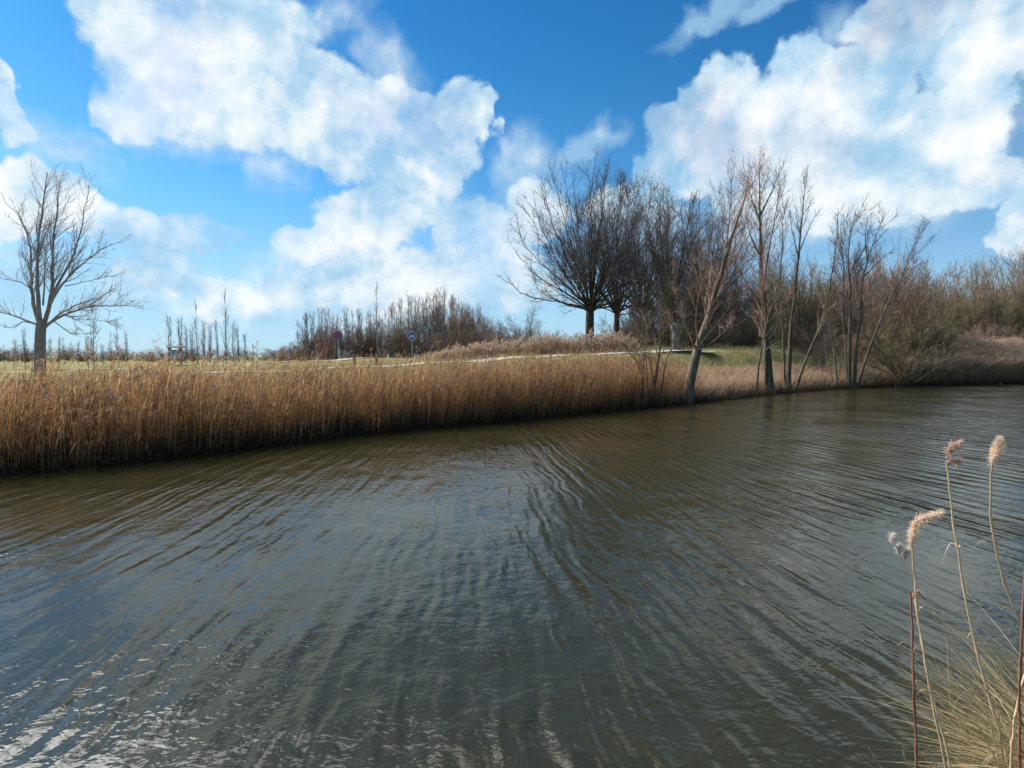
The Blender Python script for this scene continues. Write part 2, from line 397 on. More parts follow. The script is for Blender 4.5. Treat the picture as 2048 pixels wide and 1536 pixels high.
# paths: sheets lying on the terrain
def strip(name, pts, width, lift, mat):
    P = np.array([at(*p)[:2] for p in pts])
    seg = np.r_[0, np.cumsum(np.linalg.norm(np.diff(P, axis=0), axis=1))]
    s = np.arange(0, seg[-1], 0.4)
    C = np.stack([np.interp(s, seg, P[:, 0]), np.interp(s, seg, P[:, 1])], -1)
    k = 15; pad = np.pad(C, ((k, k), (0, 0)), 'edge'); C = np.stack([np.convolve(pad[:, i], np.ones(2 * k + 1) / (2 * k + 1), 'valid') for i in (0, 1)], -1)
    T = unit(np.gradient(C, axis=0)); Nn = np.stack([-T[:, 1], T[:, 0]], -1)
    m = 9; u = np.linspace(-.5, .5, m)
    edge = 1 + 0.05 * wob(s, s * 0.3, 0.9)
    Q = C[:, None] + Nn[:, None] * (u[None, :, None] * width * edge[:, None, None])
    Zc = ground(Q[..., 0], Q[..., 1])
    Zc = np.maximum(Zc, Zc.mean(axis=1, keepdims=True) - 0.02) + lift
    V = np.concatenate([Q, Zc[..., None]], -1).reshape(-1, 3)
    i = np.arange(len(s) * m).reshape(len(s), m)
    Fc = np.stack([i[:-1, :-1], i[1:, :-1], i[1:, 1:], i[:-1, 1:]], -1).reshape(-1, 4)
    return tag(np_mesh(name, V, Fc, mat), kind='structure')
def path_mat(t):
    co = t.n('ShaderNodeTexCoord').outputs['Object']
    n = t.noise(co, 1.2, 6, 0.7); n2 = t.noise(co, 25, 3, 0.7)
    c = t.ramp(n.outputs[0], [(0.3, (0.32, 0.28, 0.23)), (0.6, (0.46, 0.42, 0.36)), (0.8, (0.38, 0.35, 0.30))])
    bp = t.n('ShaderNodeBump', ins={'Height': n2.outputs[0], 'Distance': 0.01})
    return t.n('ShaderNodeBsdfPrincipled', ins={'Base Color': c, 'Roughness': 1.0, 'Specular IOR Level': 0.05, 'Normal': bp.outputs[0]}).outputs[0]
PM = simple_mat('path_shell', path_mat)
strip('path', PATH1, 2.5, 0.04, PM)
strip('road', PATH2, 2.6, 0.07, PM)

# ------------------------------------------------------------------ water
def water_mat(t):
    co = t.n('ShaderNodeTexCoord').outputs['Object']
    s = t.n('ShaderNodeSeparateXYZ', ins={0: co}); X, Y = s.outputs[0], s.outputs[1]
    k = t.m('MULTIPLY', t.ss(X, -7.0, 14.0), 0.42)
    big = t.noise(co, 0.22, 2, 0.5)
    xw = t.m('ADD', t.m('ADD', X, t.m('MULTIPLY', k, Y)), t.m('MULTIPLY', big.outputs[0], 0.7))
    def layer(sx_, sy_, sc, det, dist=0.0, off=0.0):
        v = t.n('ShaderNodeCombineXYZ', ins={0: t.m('MULTIPLY', xw, sx_), 1: t.m('MULTIPLY', Y, sy_), 2: off})
        return t.noise(v.outputs[0], sc, det, 0.5, dist).outputs[0]
    def sharp(n):   # crests narrower than troughs
        a = t.m('ABSOLUTE', t.m('SUBTRACT', n, 0.5)); return t.m('SUBTRACT', 1.0, t.m('MULTIPLY', t.m('MINIMUM', a, 0.5), 2.0))
    def bands(period, sy, dist, dsc, off):
        v = t.n('ShaderNodeCombineXYZ', ins={0: xw, 1: t.m('MULTIPLY', Y, sy), 2: off})
        nd = t.n('ShaderNodeTexWave', wave_type='BANDS', bands_direction='X', wave_profile='SIN', ins={'Vector': v.outputs[0]})
        for k_, v_ in (('Scale', 0.31416 / period), ('Distortion', dist), ('Detail', 2.0), ('Detail Scale', dsc), ('Detail Roughness', 0.55)): nd.inputs[k_].default_value = v_
        return nd.outputs['Fac']
    amp1 = t.ss(t.noise(co, 0.55, 2, 0.5).outputs[0], 0.30, 0.70, 0.15, 1.25)
    amp2 = t.ss(t.noise(t.vm('ADD', co, (31.0, 7.0, 3.0)), 0.9, 2, 0.5).outputs[0], 0.30, 0.70, 0.1, 1.3)
    w1 = bands(0.46, 0.30, 6.0, 1.4, 0.0)
    w2 = bands(0.19, 0.42, 6.0, 1.6, 5.0)
    l3 = layer(1.0, 0.40, 5.0, 2.0, 0.3, 9.0)
    v4 = t.noise(t.n('ShaderNodeCombineXYZ', ins={0: t.m('MULTIPLY', X, 0.8), 1: Y, 2: 0.0}).outputs[0], 6.0, 3, 0.6, 0.4).outputs[0]
    v5 = t.noise(co, 19.0, 2, 0.6, 0.3).outputs[0]
    gust = t.ss(t.noise(co, 0.28, 3, 0.6).outputs[0], 0.35, 0.65, 0.5, 1.3)
    h = t.m('ADD', t.m('MULTIPLY', t.m('MULTIPLY', w1, amp1), 0.0125), t.m('MULTIPLY', t.m('MULTIPLY', w2, amp2), 0.0060))
    h = t.m('ADD', h, t.m('MULTIPLY', l3, 0.014))
    h = t.m('ADD', h, t.m('MULTIPLY', v4, 0.0115))
    h = t.m('ADD', h, t.m('MULTIPLY', v5, 0.0024))
    h = t.m('MULTIPLY', h, gust)
    bp = t.n('ShaderNodeBump', ins={'Height': h, 'Distance': 1.0, 'Strength': 1.0})
    n = t.noise(co, 0.15, 3)
    c = t.mix(n.outputs[0], (0.019, 0.018, 0.006, 1), (0.028, 0.025, 0.009, 1))
    return t.n('ShaderNodeBsdfPrincipled', ins={'Base Color': c, 'Roughness': 0.105, 'IOR': 1.42, 'Specular IOR Level': 0.5, 'Normal': bp.outputs[0]}).outputs[0]
wv_ = np.array([(-260, -60, 0), (500, -60, 0), (500, 260, 0), (-260, 260, 0)], float)
wob_ = np_mesh('water', wv_, np.array([[0, 1, 2, 3]]), simple_mat('water', water_mat), None, None, False)
tag(wob_, kind='structure')

# ------------------------------------------------------------------ reeds and grasses (stuff)
def along(line, s0, s1, n, d0, d1, g, p=1.0):
    """random points at signed inland distance d0..d1 from a shoreline between arc fractions given as x-range"""
    P = []
    seg = np.r_[0, np.cumsum(np.linalg.norm(np.diff(line, axis=0), axis=1))]
    ss_ = np.linspace(0, seg[-1], 4000)
    Lx = np.interp(ss_, seg, line[:, 0]); Ly = np.interp(ss_, seg, line[:, 1])
    T = unit(np.stack([np.gradient(Lx), np.gradient(Ly)], -1)); Nn = np.stack([-T[:, 1], T[:, 0]], -1)
    ok = np.where((Lx >= s0) & (Lx <= s1))[0]
    i = ok[g.integers(0, len(ok), n)]
    fr = g.uniform(0, 1, n)
    d = d0 + (d1 - d0) * g.uniform(0, 1, n) ** p
    sp = seg[-1] / 4000
    return np.stack([Lx[i] + Nn[i, 0] * d + T[i, 0] * fr * sp, Ly[i] + Nn[i, 1] * d + T[i, 1] * fr * sp], -1), d
def stems(base, Hh, lean, w0, g, K=5, curve=1.8, side=None):
    """base (N,2) on the ground, heights, lean (N,2) tip offset -> P (N,K,3), widths"""
    N = len(base)
    z0 = ground(base[:, 0], base[:, 1])
    t = np.linspace(0, 1, K)[None]
    P = np.empty((N, K, 3))
    P[..., 0] = base[:, :1] + lean[:, :1] * t ** curve
    P[..., 1] = base[:, 1:] + lean[:, 1:] * t ** curve
    P[..., 2] = z0[:, None] - 0.05 + Hh[:, None] * t
    Wd = w0[:, None] * (1 - 0.65 * t)
    return P, Wd
def pick(cols, n, g, var=0.25):
    cols = np.array(cols); c = cols[g.integers(0, len(cols), n)]
    return c * g.uniform(1 - var, 1 + var, (n, 1))
def rep(c, K2): return np.repeat(c, K2, axis=0)
def reed_bed(name, base, Hh, cols, pcols, label, g, width=0.0045, lean=(0.12, 0.0), leansd=0.10, leaves=3, plume=0.6, pw_=0.010, plen=0.22, leafl=0.45, fallen=0):
    A = Acc(); N = len(base)
    ln = np.stack([g.normal(lean[0], leansd, N), g.normal(lean[1], leansd, N)], -1) * Hh[:, None]
    P, Wd = stems(base, Hh, ln, width * g.uniform(0.7, 1.3, N), g)
    C = pick(cols, N, g) * (1 + .28 * wob(base[:, 0], base[:, 1], 1.4, 3) + .2 * wob(base[:, 0], base[:, 1], 4.1, 6))[:, None]
    V, Fq = ribbons(P, Wd, None, g); A.add(V, Fq, rep(C, P.shape[1] * 2))
    # leaves
    for k in range(leaves):
        t = g.uniform(0.25, 0.92, N); i = t * (P.shape[1] - 1); i0 = np.floor(i).astype(int); f = (i - i0)[:, None]
        q = P[np.arange(N), i0] * (1 - f) + P[np.arange(N), np.minimum(i0 + 1, P.shape[1] - 1)] * f
        a = g.normal(0.0, 1.2, N); L = leafl * g.uniform(0.5, 1.2, N)
        dirx, diry = np.cos(a), np.sin(a)
        up = g.uniform(0.8, 2.2, N)
        tt = np.linspace(0, 1, 4)[None]
        Q = np.empty((N, 4, 3))
        Q[..., 0] = q[:, :1] + (dirx * L * 0.45)[:, None] * tt
        Q[..., 1] = q[:, 1:2] + (diry * L * 0.45)[:, None] * tt
        Q[..., 2] = q[:, 2:] + L[:, None] * (up[:, None] * tt - (up + 0.15)[:, None] * 0.75 * tt ** 2)
        Wl = 0.0065 * np.array([[0.5, 1.0, 0.8, 0.08]]) * g.uniform(0.7, 1.3, (N, 1))
        Vl, Fl = ribbons(Q, Wl, np.stack([-diry, dirx, g.normal(0, .5, N)], -1), g)
        A.add(Vl, Fl, rep(C * g.uniform(0.8, 1.15, (N, 1)), 8))
    # plumes
    m = g.uniform(0, 1, N) < plume
    tip = P[m, -1]; tip0 = P[m, -2]; n = len(tip)
    td = unit(tip - tip0)
    for k in range(5):
        L = plen * g.uniform(0.6, 1.1, n)
        dd = unit(td + np.stack([g.normal(0.35, 0.35, n), g.normal(0, 0.35, n), g.normal(-0.1, 0.25, n)], -1))
        st = tip - td * (L * g.uniform(0.1, 0.8, n))[:, None]
        tt = np.linspace(0, 1, 3)[None, :, None]
        Q = st[:, None] + dd[:, None] * L[:, None, None] * tt
        Q[..., 2] -= 0.25 * L[:, None] * tt[..., 0] ** 2
        Wp = pw_ * np.array([[0.4, 1.0, 0.2]]) * g.uniform(0.6, 1.4, (n, 1))
        Vp, Fp = ribbons(Q, Wp, None, g)
        A.add(Vp, Fp, rep(pick(pcols, n, g), 6))
    # fallen and broken stems
    if fallen:
        b = base[g.integers(0, N, fallen)]; z0 = ground(b[:, 0], b[:, 1])
        a = g.uniform(0, 2 * math.pi, fallen); L = g.uniform(0.5, 1.6, fallen); ev = g.uniform(-0.05, 0.7, fallen)
        tt = np.linspace(0, 1, 3)[None]
        Q = np.empty((fallen, 3, 3))
        Q[..., 0] = b[:, :1] + (np.cos(a) * L)[:, None] * tt; Q[..., 1] = b[:, 1:] + (np.sin(a) * L * 0.5)[:, None] * tt
        Q[..., 2] = z0[:, None] + g.uniform(0.0, 0.35, fallen)[:, None] + (L * ev)[:, None] * tt
        Vf, Ff = ribbons(Q, np.full((fallen, 3), 0.005), None, g); A.add(Vf, Ff, rep(pick(cols, fallen, g) * 1.15, 6))
    o = A.build(name, M['reed']); return tag(o, label, 'reeds', None, 'stuff')

RC = [(0.50, 0.25, 0.10), (0.58, 0.34, 0.12), (0.40, 0.185, 0.085), (0.32, 0.185, 0.115), (0.62, 0.42, 0.17), (0.30, 0.15, 0.075), (0.24, 0.14, 0.10), (0.74, 0.56, 0.30), (0.68, 0.50, 0.22), (0.56, 0.38, 0.20)]
RP = [(0.30, 0.20, 0.16), (0.40, 0.30, 0.22), (0.24, 0.16, 0.13)]
g = np.random.default_rng(11)
b, d = along(FAR, -24, 9.5, 46000, -0.02, 3.1, g, 0.9)
thinr = sstep(b[:, 0], 3.0, 9.5)
keep = g.uniform(0, 1, len(b)) > thinr * 0.5
b, d = b[keep], d[keep]
Hh = 1.30 + 0.18 * wob(b[:, 0], b[:, 1], 0.9) + 0.14 * wob(b[:, 0], b[:, 1], 2.9, 2) + g.normal(0, 0.20, len(b)) + g.uniform(0.1, 0.62, len(b)) * (g.uniform(0, 1, len(b)) > 0.75) + g.uniform(.1, .35, len(b)) * (g.uniform(0, 1, len(b)) > 0.965)
Hh *= 1 - 0.25 * sstep(0.35 - d, 0, 0.5)
Hh -= .09 + .10 * sstep(-b[:, 0], -2, 4)
dd_ = 0.22 * wob(b[:, 0], b[:, 1], 1.9, 4) + 0.12 * wob(b[:, 0], b[:, 1], 5.3, 1)
b[:, 1] += dd_ * .8; b[:, 0] -= dd_ * .5
gap = wob(b[:, 0], b[:, 1], 2.2, 7); kp = g.uniform(0, 1, len(b)) > sstep(gap, .45, .95) * .75; b, Hh = b[kp], Hh[kp]
reed_bed('reed_bed', b, Hh, RC, RP, 'long dense belt of tall brown dry reeds standing along the far bank', g, fallen=2600, plume=.16, leaves=1, leafl=.34, width=.0042)

# pale plumed reeds behind the path
g = np.random.default_rng(12)
def scatter_line(pts, n, half, g):
    P = np.array([at(*p)[:2] for p in pts]); seg = np.r_[0, np.cumsum(np.linalg.norm(np.diff(P, axis=0), axis=1))]
    s = g.uniform(0, seg[-1], n)
    return np.stack([np.interp(s, seg, P[:, 0]) + g.uniform(-half, half, n), np.interp(s, seg, P[:, 1]) + g.uniform(-half, half, n)], -1)
b = scatter_line([(860, 722, 39), (1000, 714, 40.5), (1120, 708, 41.5), (1245, 702, 43)], 2300, 1.3, g)
PC = [(0.34, 0.24, 0.15), (0.44, 0.33, 0.22), (0.26, 0.17, 0.11)]
PP = [(0.54, 0.43, 0.33), (0.46, 0.35, 0.26), (0.62, 0.52, 0.41)]
reed_bed('plumed_reeds', b, np.maximum(.25, (1.2 + 0.45 * wob(b[:, 0], b[:, 1], 0.75) + 0.25 * wob(b[:, 0], b[:, 1], 1.9) + g.normal(0, .30, len(b))) * .78 * (.30 + .85 * sstep(b[:, 0], -9, 3)) * (1 - .5 * sstep(b[:, 0], 6, 11))), PC, PP, 'pale feathery reeds with light plumes standing behind the path', g, width=0.0065, lean=(0.14, 0), leaves=2, plume=0.9, pw_=0.022, plen=0.34)

# wind-bent pale reeds at the far right
g = np.random.default_rng(13)
b, d = along(FAR, 30, 62, 15000, 1.0, 9.0, g)
reed_bed('bent_reeds', b, 1.35 + 0.35 * wob(b[:, 0], b[:, 1], 0.7) + g.normal(0, .2, len(b)) + 0.05 * d, [(0.62, 0.48, 0.32), (0.70, 0.56, 0.38), (0.48, 0.35, 0.22)], PP,
         'pale straw-coloured reeds bent over by the wind on the far right bank', g, width=0.010, lean=(0.75, -0.1), leansd=0.22, leaves=2, plume=0.8, pw_=0.025, plen=0.35, leafl=0.6)

def grass_patch(name, base, Hh, cols, label, g, width=0.004, lean=0.35, K=4, cat='grass', bias=(0.1, 0)):
    A = Acc(); N = len(base)
    ln = np.stack([g.normal(bias[0], lean, N), g.normal(bias[1], lean, N)], -1) * Hh[:, None]
    P, Wd = stems(base, Hh, ln, width * g.uniform(0.6, 1.4, N), g, K, 1.6)
    V, Fq = ribbons(P, Wd, None, g); A.add(V, Fq, rep(pick(cols, N, g), K * 2))
    return tag(A.build(name, M['grass']), label, cat, None, 'stuff')
g = np.random.default_rng(14)
b, d = along(FAR, 5.5, 44, 26000, 0.05, 4.2, g, 1.0)
hh = (0.76 + 0.22 * wob(b[:, 0], b[:, 1], 1.3) + g.normal(0, .1, len(b))) * (0.6 + 0.4 * sstep(d, 0, .8)) * (1 - 0.35 * sstep(d, 2.5, 4.2))
grass_patch('dry_grass', b, np.maximum(hh, .12), [(0.56, 0.38, 0.26), (0.66, 0.49, 0.33), (0.40, 0.25, 0.16), (0.50, 0.38, 0.21), (0.28, 0.18, 0.11)],
            'pinkish straw tall dry grass on the bank under the waterside trees', g, width=0.009, lean=0.35)
b, d = along(FAR, -30, 60, 75000, 3.0, 22, g, 1.0)
hh = g.uniform(0.08, 0.36, len(b)) * (0.7 + 0.5 * (wob(b[:, 0], b[:, 1], .6) > 0.2))
# keep blades off the path
def pdist(x, y, pts):
    P = np.array([at(*p)[:2] for p in pts]); return np.abs(sdist(x, y, P))
hh *= 1 + 1.0 * sstep(b[:, 0], 6, 12)
k = pdist(b[:, 0], b[:, 1], PATH1) > 1.6
b, hh = b[k], hh[k]
grass_patch('meadow_grass', b, hh, [(0.28, 0.28, 0.10), (0.40, 0.36, 0.16), (0.56, 0.46, 0.26), (0.22, 0.22, 0.08), (0.5, 0.38, 0.24)], 'short yellow-green grass on the slope between the reeds and the path', g, width=0.012, lean=0.5, K=3)
# tangled litter at the water's edge, colours darkened to paint the bank's shadow band
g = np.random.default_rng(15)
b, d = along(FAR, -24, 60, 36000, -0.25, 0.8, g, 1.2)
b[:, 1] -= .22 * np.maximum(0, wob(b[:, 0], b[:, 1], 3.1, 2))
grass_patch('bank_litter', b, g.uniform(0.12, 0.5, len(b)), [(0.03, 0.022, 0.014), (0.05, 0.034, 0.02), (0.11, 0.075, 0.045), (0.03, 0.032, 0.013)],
            'tangle of dead stalks hanging over the far bank edge, coloured dark for shade', g, width=0.007, lean=0.9, K=4, cat='undergrowth')
b, d = along(FAR, 27, 60, 12000, -0.3, 3.5, g, 1.0)
grass_patch('bramble_undergrowth', b, g.uniform(0.3, 1.25, len(b)), [(0.07, 0.055, 0.03), (0.10, 0.075, 0.04), (0.05, 0.06, 0.02), (0.16, 0.11, 0.07)],
            'dark olive-brown bramble tangle overhanging the water on the right bank', g, width=0.010, lean=0.55, K=5, cat='undergrowth')

# ------------------------------------------------------------------ bare trees
def resample(pts, K):
    pts = np.array(pts, float); s = np.r_[0, np.cumsum(np.linalg.norm(np.diff(pts[:, :3], axis=0), axis=1))]
    # catmull-like smoothing: interpolate finely then smooth
    u = np.linspace(0, s[-1], 60); Q = np.stack([np.interp(u, s, pts[:, i]) for i in range(pts.shape[1])], -1)
    k = 5; pad = np.pad(Q, ((k, k), (0, 0)), 'edge'); pad[:k] = 2 * Q[0] - Q[k:0:-1]; pad[-k:] = 2 * Q[-1] - Q[-2:-k - 2:-1]
    Q = np.stack([np.convolve(pad[:, i], np.ones(2 * k + 1) / (2 * k + 1), 'valid') for i in range(Q.shape[1])], -1)
    v = np.linspace(0, 59, K); return np.stack([np.interp(v, np.arange(60), Q[:, i]) for i in range(Q.shape[1])], -1)
def spawn(P, Rr, g, dens=None, cnt=None, t0=0.2, t1=0.98, ang=45, angsd=12, lr=0.4, labs=None, K=5, up=0.15, bias=(0, 0, 0), wig=0.12, rr=0.6, rmin=0.004, fall=0.6, tip=0.3, slim=0.016):
    N, Kp, _ = P.shape
    L = np.linalg.norm(np.diff(P, axis=1), axis=2).sum(1)
    lam = dens * L * (t1 - t0) if cnt is None else np.full(N, float(cnt))
    c = np.floor(lam + g.uniform(0, 1, N)).astype(int)
    pi = np.repeat(np.arange(N), c); n = len(pi)
    t = g.uniform(t0, t1, n); i = t * (Kp - 1); i0 = np.minimum(np.floor(i).astype(int), Kp - 2); f = (i - i0)[:, None]
    p = P[pi, i0] * (1 - f) + P[pi, i0 + 1] * f
    tan = unit(P[pi, i0 + 1] - P[pi, i0])
    r = (Rr[pi, i0] * (1 - f[:, 0]) + Rr[pi, i0 + 1] * f[:, 0])
    v = g.normal(0, 1, (n, 3)); v = unit(v - (v * tan).sum(1, keepdims=True) * tan)
    a = np.radians(g.normal(ang, angsd, n))[:, None]
    d = tan * np.cos(a) + v * np.sin(a)
    base = L[pi] * lr if labs is None else np.full(n, labs)
    ln = base * (1 - fall * t) * g.uniform(0.55, 1.25, n)
    Q = np.empty((n, K, 3)); Q[:, 0] = p; st = ln / (K - 1)
    b = np.array(bias)
    for k in range(1, K):
        d = unit(d + np.array([0, 0, up]) + b + g.normal(0, wig, (n, 3)))
        Q[:, k] = Q[:, k - 1] + d * st[:, None]
    r0 = np.maximum(np.minimum(r * rr, ln * slim) * g.uniform(0.75, 1.1, n), rmin)
    Rq = np.maximum(r0[:, None] * (1 - (1 - tip) * np.linspace(0, 1, K)[None]), rmin * 0.7)
    return Q, Rq
def line(pts, r0, r1, K=14, g=None, wig=0.0, pw=1.35):
    P = resample(pts, K)
    if g is not None and wig: P[1:] += g.normal(0, wig, (K - 1, 3)) * np.linspace(.3, 1, K - 1)[:, None]
    Rr = r1 + (r0 - r1) * (1 - np.linspace(0, 1, K)) ** pw
    return P[None], Rr[None]
def build_tree(name, loc, trunks, limbs, levels, mats, g, sides=8, flare=1.35):
    """trunks/limbs: lists of (P,R) local; levels: list of spawn kwargs applied in turn to limbs(+trunks)"""
    root = empty(name, loc)
    A = Acc()
    for (P, Rr) in trunks:
        Rr = Rr.copy(); Rr[:, 0] *= flare; V, Fq = tubes(P, Rr, sides); A.add(V, Fq)
    A.build('trunk', mats[0], root)
    for (P, Rr) in limbs:
        V, Fq = tubes(P, Rr, 6); a = Acc(); a.add(V, Fq); a.build('limb', mats[0], root)
    par = limbs + trunks
    cur = {}
    for (P, Rr) in par: cur.setdefault(P.shape[1], []).append((P, Rr))
    cur = [(np.concatenate([p for p, _ in v]), np.concatenate([r for _, r in v])) for v in cur.values()]
    B = Acc(); T = Acc(); nb = 0
    allp = list(cur)
    for li, kw in enumerate(levels):
        kw = dict(kw); src = kw.pop('src', 'last'); rib = kw.pop('rib', False)
        srcs = cur if src == 'last' else allp
        nxt = []
        for (P, Rr) in srcs:
            if len(P) == 0: continue
            Q, Rq = spawn(P, Rr, g, **kw); nxt.append((Q, Rq))
        for (Q, Rq) in nxt:
            if rib:
                s = unit(g.normal(0, 1, (len(Q), 3))); V, Fq = ribbons(Q, Rq, s, g)
            else: V, Fq = tubes(Q, Rq, 3 if li else 4)
            if li == 0 and len(levels) > 1 and sum(len(q) for q, _ in nxt) > 400: B.add(V, Fq); nb += len(V)
            else: T.add(V, Fq)
        cur = nxt; allp = allp + nxt
    if nb: B.build('branches', mats[0], root)
    if T.n: T.build('crown', mats[1], root)
    return root
def copy_thing(root, loc, rz, s, label=None, sxy=None):
    r = root.copy(); COL.objects.link(r); r.location = loc; r.rotation_euler = (0, 0, rz); r.scale = (sxy or s, sxy or s, s)
    if label: r['label'] = label
    for ch in root.children:
        c = ch.copy(); COL.objects.link(c); c.parent = r
    return r
def traced(pts, Y, origin, dy=0.0, dy0=0.0):
    """pixel trace at distance Y (metres), local to origin; depth drifts by dy from base to tip"""
    n = len(pts); out = []
    for i, p in enumerate(pts):
        q = at(p[0], p[1], Y + dy0 + dy * i / max(n - 1, 1)); out.append(q - origin)
    return out

# --- big bare tree at the left
g = np.random.default_rng(21)
Y0 = 31.0; o = at(80, 745, Y0); o[2] = gz(o[0], o[1]) - 0.1
T = lambda pts, dy=0.0, dy0=0.0, Yb=None: traced(pts, Yb or Y0, o, dy, dy0)
trunks = [line([(0, 0, 0)] + T([(80, 700), (81, 660), (84, 640)]), 0.29, 0.24, 12)]
limbs = [line(T([(82, 655), (68, 620), (62, 560), (62, 500), (55, 470), (45, 445), (33, 420)], .8), 0.116, .02, 16, g, .03),
         line(T([(82, 655), (76, 610), (74, 560), (76, 480), (84, 430), (90, 380), (93, 345)], -1.0), 0.122, .02, 16, g, .03),
         line(T([(85, 655), (98, 620), (106, 570), (104, 500), (112, 450), (114, 400), (122, 370)], .6), 0.122, .02, 16, g, .03),
         line(T([(100, 610), (118, 575), (150, 540), (185, 510), (215, 492), (242, 484)], -1.2), 0.075, .012, 14, g, .03),
         line(T([(103, 590), (130, 545), (152, 500), (165, 450), (172, 400), (180, 370)], 1.5), 0.075, .012, 14, g, .03),
         line(T([(88, 655), (120, 632), (170, 615), (210, 612), (260, 612), (285, 613)], -1.5), 0.082, .012, 14, g, .03),
         line(T([(88, 658), (115, 630), (160, 606), (200, 595), (232, 578)], 1.5), 0.068, .012, 14, g, .03),
         line(T([(78, 650), (50, 640), (20, 628), (-20, 622), (-60, 620)], 1.0), 0.068, .012, 14, g, .03),
         line(T([(62, 646), (45, 642), (30, 655), (15, 655), (-5, 648)], -1.0), 0.037, .012, 10, g, .02),
         line(T([(64, 580), (45, 565), (10, 558), (-30, 550)], .5), 0.034, .010, 10, g, .02),
         line(T([(105, 640), (125, 655), (140, 668), (165, 668), (200, 665)], .5), 0.031, .010, 10, g, .02),
         line(T([(86, 610), (88, 560), (92, 500), (100, 440)], 2.0), 0.048, .010, 12, g, .03),
         line(T([(130, 572), (165, 565), (210, 555), (240, 548)], -.5), 0.027, .010, 10, g, .03),
         line(T([(118, 622), (150, 640), (190, 640), (235, 645)], -2.0), 0.027, .008, 10, g, .03),
         line(T([(60, 540), (45, 510), (35, 495)], -1.0), 0.027, .008, 8, g, .02)]
lt = build_tree('bare_tree', tuple(o), trunks, limbs,
    [dict(dens=6.0, t0=.22, ang=32, lr=.30, K=6, up=.10, bias=(.06, 0, 0), wig=.12, rr=.5, rmin=.009, fall=.45),
     dict(dens=6.5, t0=.12, ang=34, lr=.42, K=4, up=.08, bias=(.07, 0, 0), wig=.14, rr=.7, rmin=.0065, fall=.4)],
    (M['bark_grey'], M['twig_mist']), g, 10)
# trunks alone should not sprout below the fork: handled by low density of their length
tag(lt, 'large bare grey tree with wide low limbs standing alone at the left beyond the path', 'tree')

# --- generic generators
def oak(seed, H, spread, trunk_r, nl=9, mats=None, fork=0.27, name='oak_tree', lv=None):
    g = np.random.default_rng(seed)
    tr = [line([(0, 0, 0), (g.normal(0, .1), 0, H * fork * .6), (g.normal(0, .2), g.normal(0, .2), H * fork)], trunk_r, trunk_r * .8, 10)]
    top = tr[0][0][0, -1]
    lb = []
    for i in range(nl):
        a = i * 2.399 + g.normal(0, .2); th = R(6 + 82 * ((i + .5) / nl) ** .75)
        R_ = spread * .5 * g.uniform(.9, 1.05)
        tipp = np.array([math.cos(a) * math.sin(th) * R_, math.sin(a) * math.sin(th) * R_, H * (fork + (1 - fork) * math.cos(th) ** .75 * g.uniform(.92, 1.02))])
        st = top * g.uniform(.86, 1.0)
        m1 = st + (tipp - st) * .33; m2 = st + (tipp - st) * .68; bow = H * .05 * math.sin(th)
        lb.append(line([st, m1 - [0, 0, bow * .3], m2 - [0, 0, bow], tipp], trunk_r * (.30 if nl < 30 else .22) * g.uniform(.7, 1.1), .012, 16, g, H * .006))
    lv = lv or [dict(dens=1.6 if nl < 30 else 1.4, t0=.15, ang=30, lr=.36, K=7, up=.10, wig=.10, rr=.55, rmin=.016, fall=.62),
                dict(dens=3.8, t0=.12, ang=34, lr=.45, K=5, up=.05, wig=.13, rr=.6, rmin=.0095, fall=.45),
                dict(dens=7.0, t0=.1, ang=40, labs=.9, K=4, up=.03, wig=.18, rr=.7, rmin=.0075, fall=.3, rib=True)]
    return build_tree(name, (0, 0, 0), tr, lb, lv, mats or (M['bark_dark'], M['twig_dark']), g)

def put(t, px, Y, H_proto, top_px, rz, base_drop=0.15, wide=None):
    """stand a tree at pixel column px, distance Y, scaled so that its top reaches pixel row top_px"""
    q = at(px, 700, Y); z = gz(q[0], q[1]) - base_drop
    top = at(px, top_px, Y)[2]; s = (top - z) / H_proto
    t.location = (q[0], q[1], z); t.rotation_euler = (0, 0, rz); t.scale = ((wide or s), (wide or s), s)
    return t
OG = 'oaks in the clump beyond the path'
oakA = oak(31, 15, 14.5, .40, 40); put(oakA, 1180, 56, 13.9, 358, 0.4)
tag(oakA, 'broad round-crowned bare oak at the left edge of the dark clump', 'tree', OG)
oakB = oak(32, 15, 11, .30, 22); put(oakB, 1232, 59, 13.9, 380, 1.0)
tag(oakB, 'bare oak with a forked trunk just right of the broadest oak', 'tree', OG)
oakC = oak(33, 15, 11, .28, 20); put(oakC, 1338, 60, 13.9, 392, 2.0)
tag(oakC, 'dark bare oak with a high fork behind the leaning willow', 'tree', OG)
for i, (px, Y, top, src, lab) in enumerate([(1285, 66, 385, oakB, 'bare oak half hidden at the back between two nearer oaks of the clump'),
                                            (1395, 67, 405, oakA, 'bare oak at the right end of the dark clump behind the tall alder'),
                                            ]):
    c = copy_thing(src, (0, 0, 0), 0, 1, lab); put(c, px, Y, 13.9, top, 1.3 * i + .7)

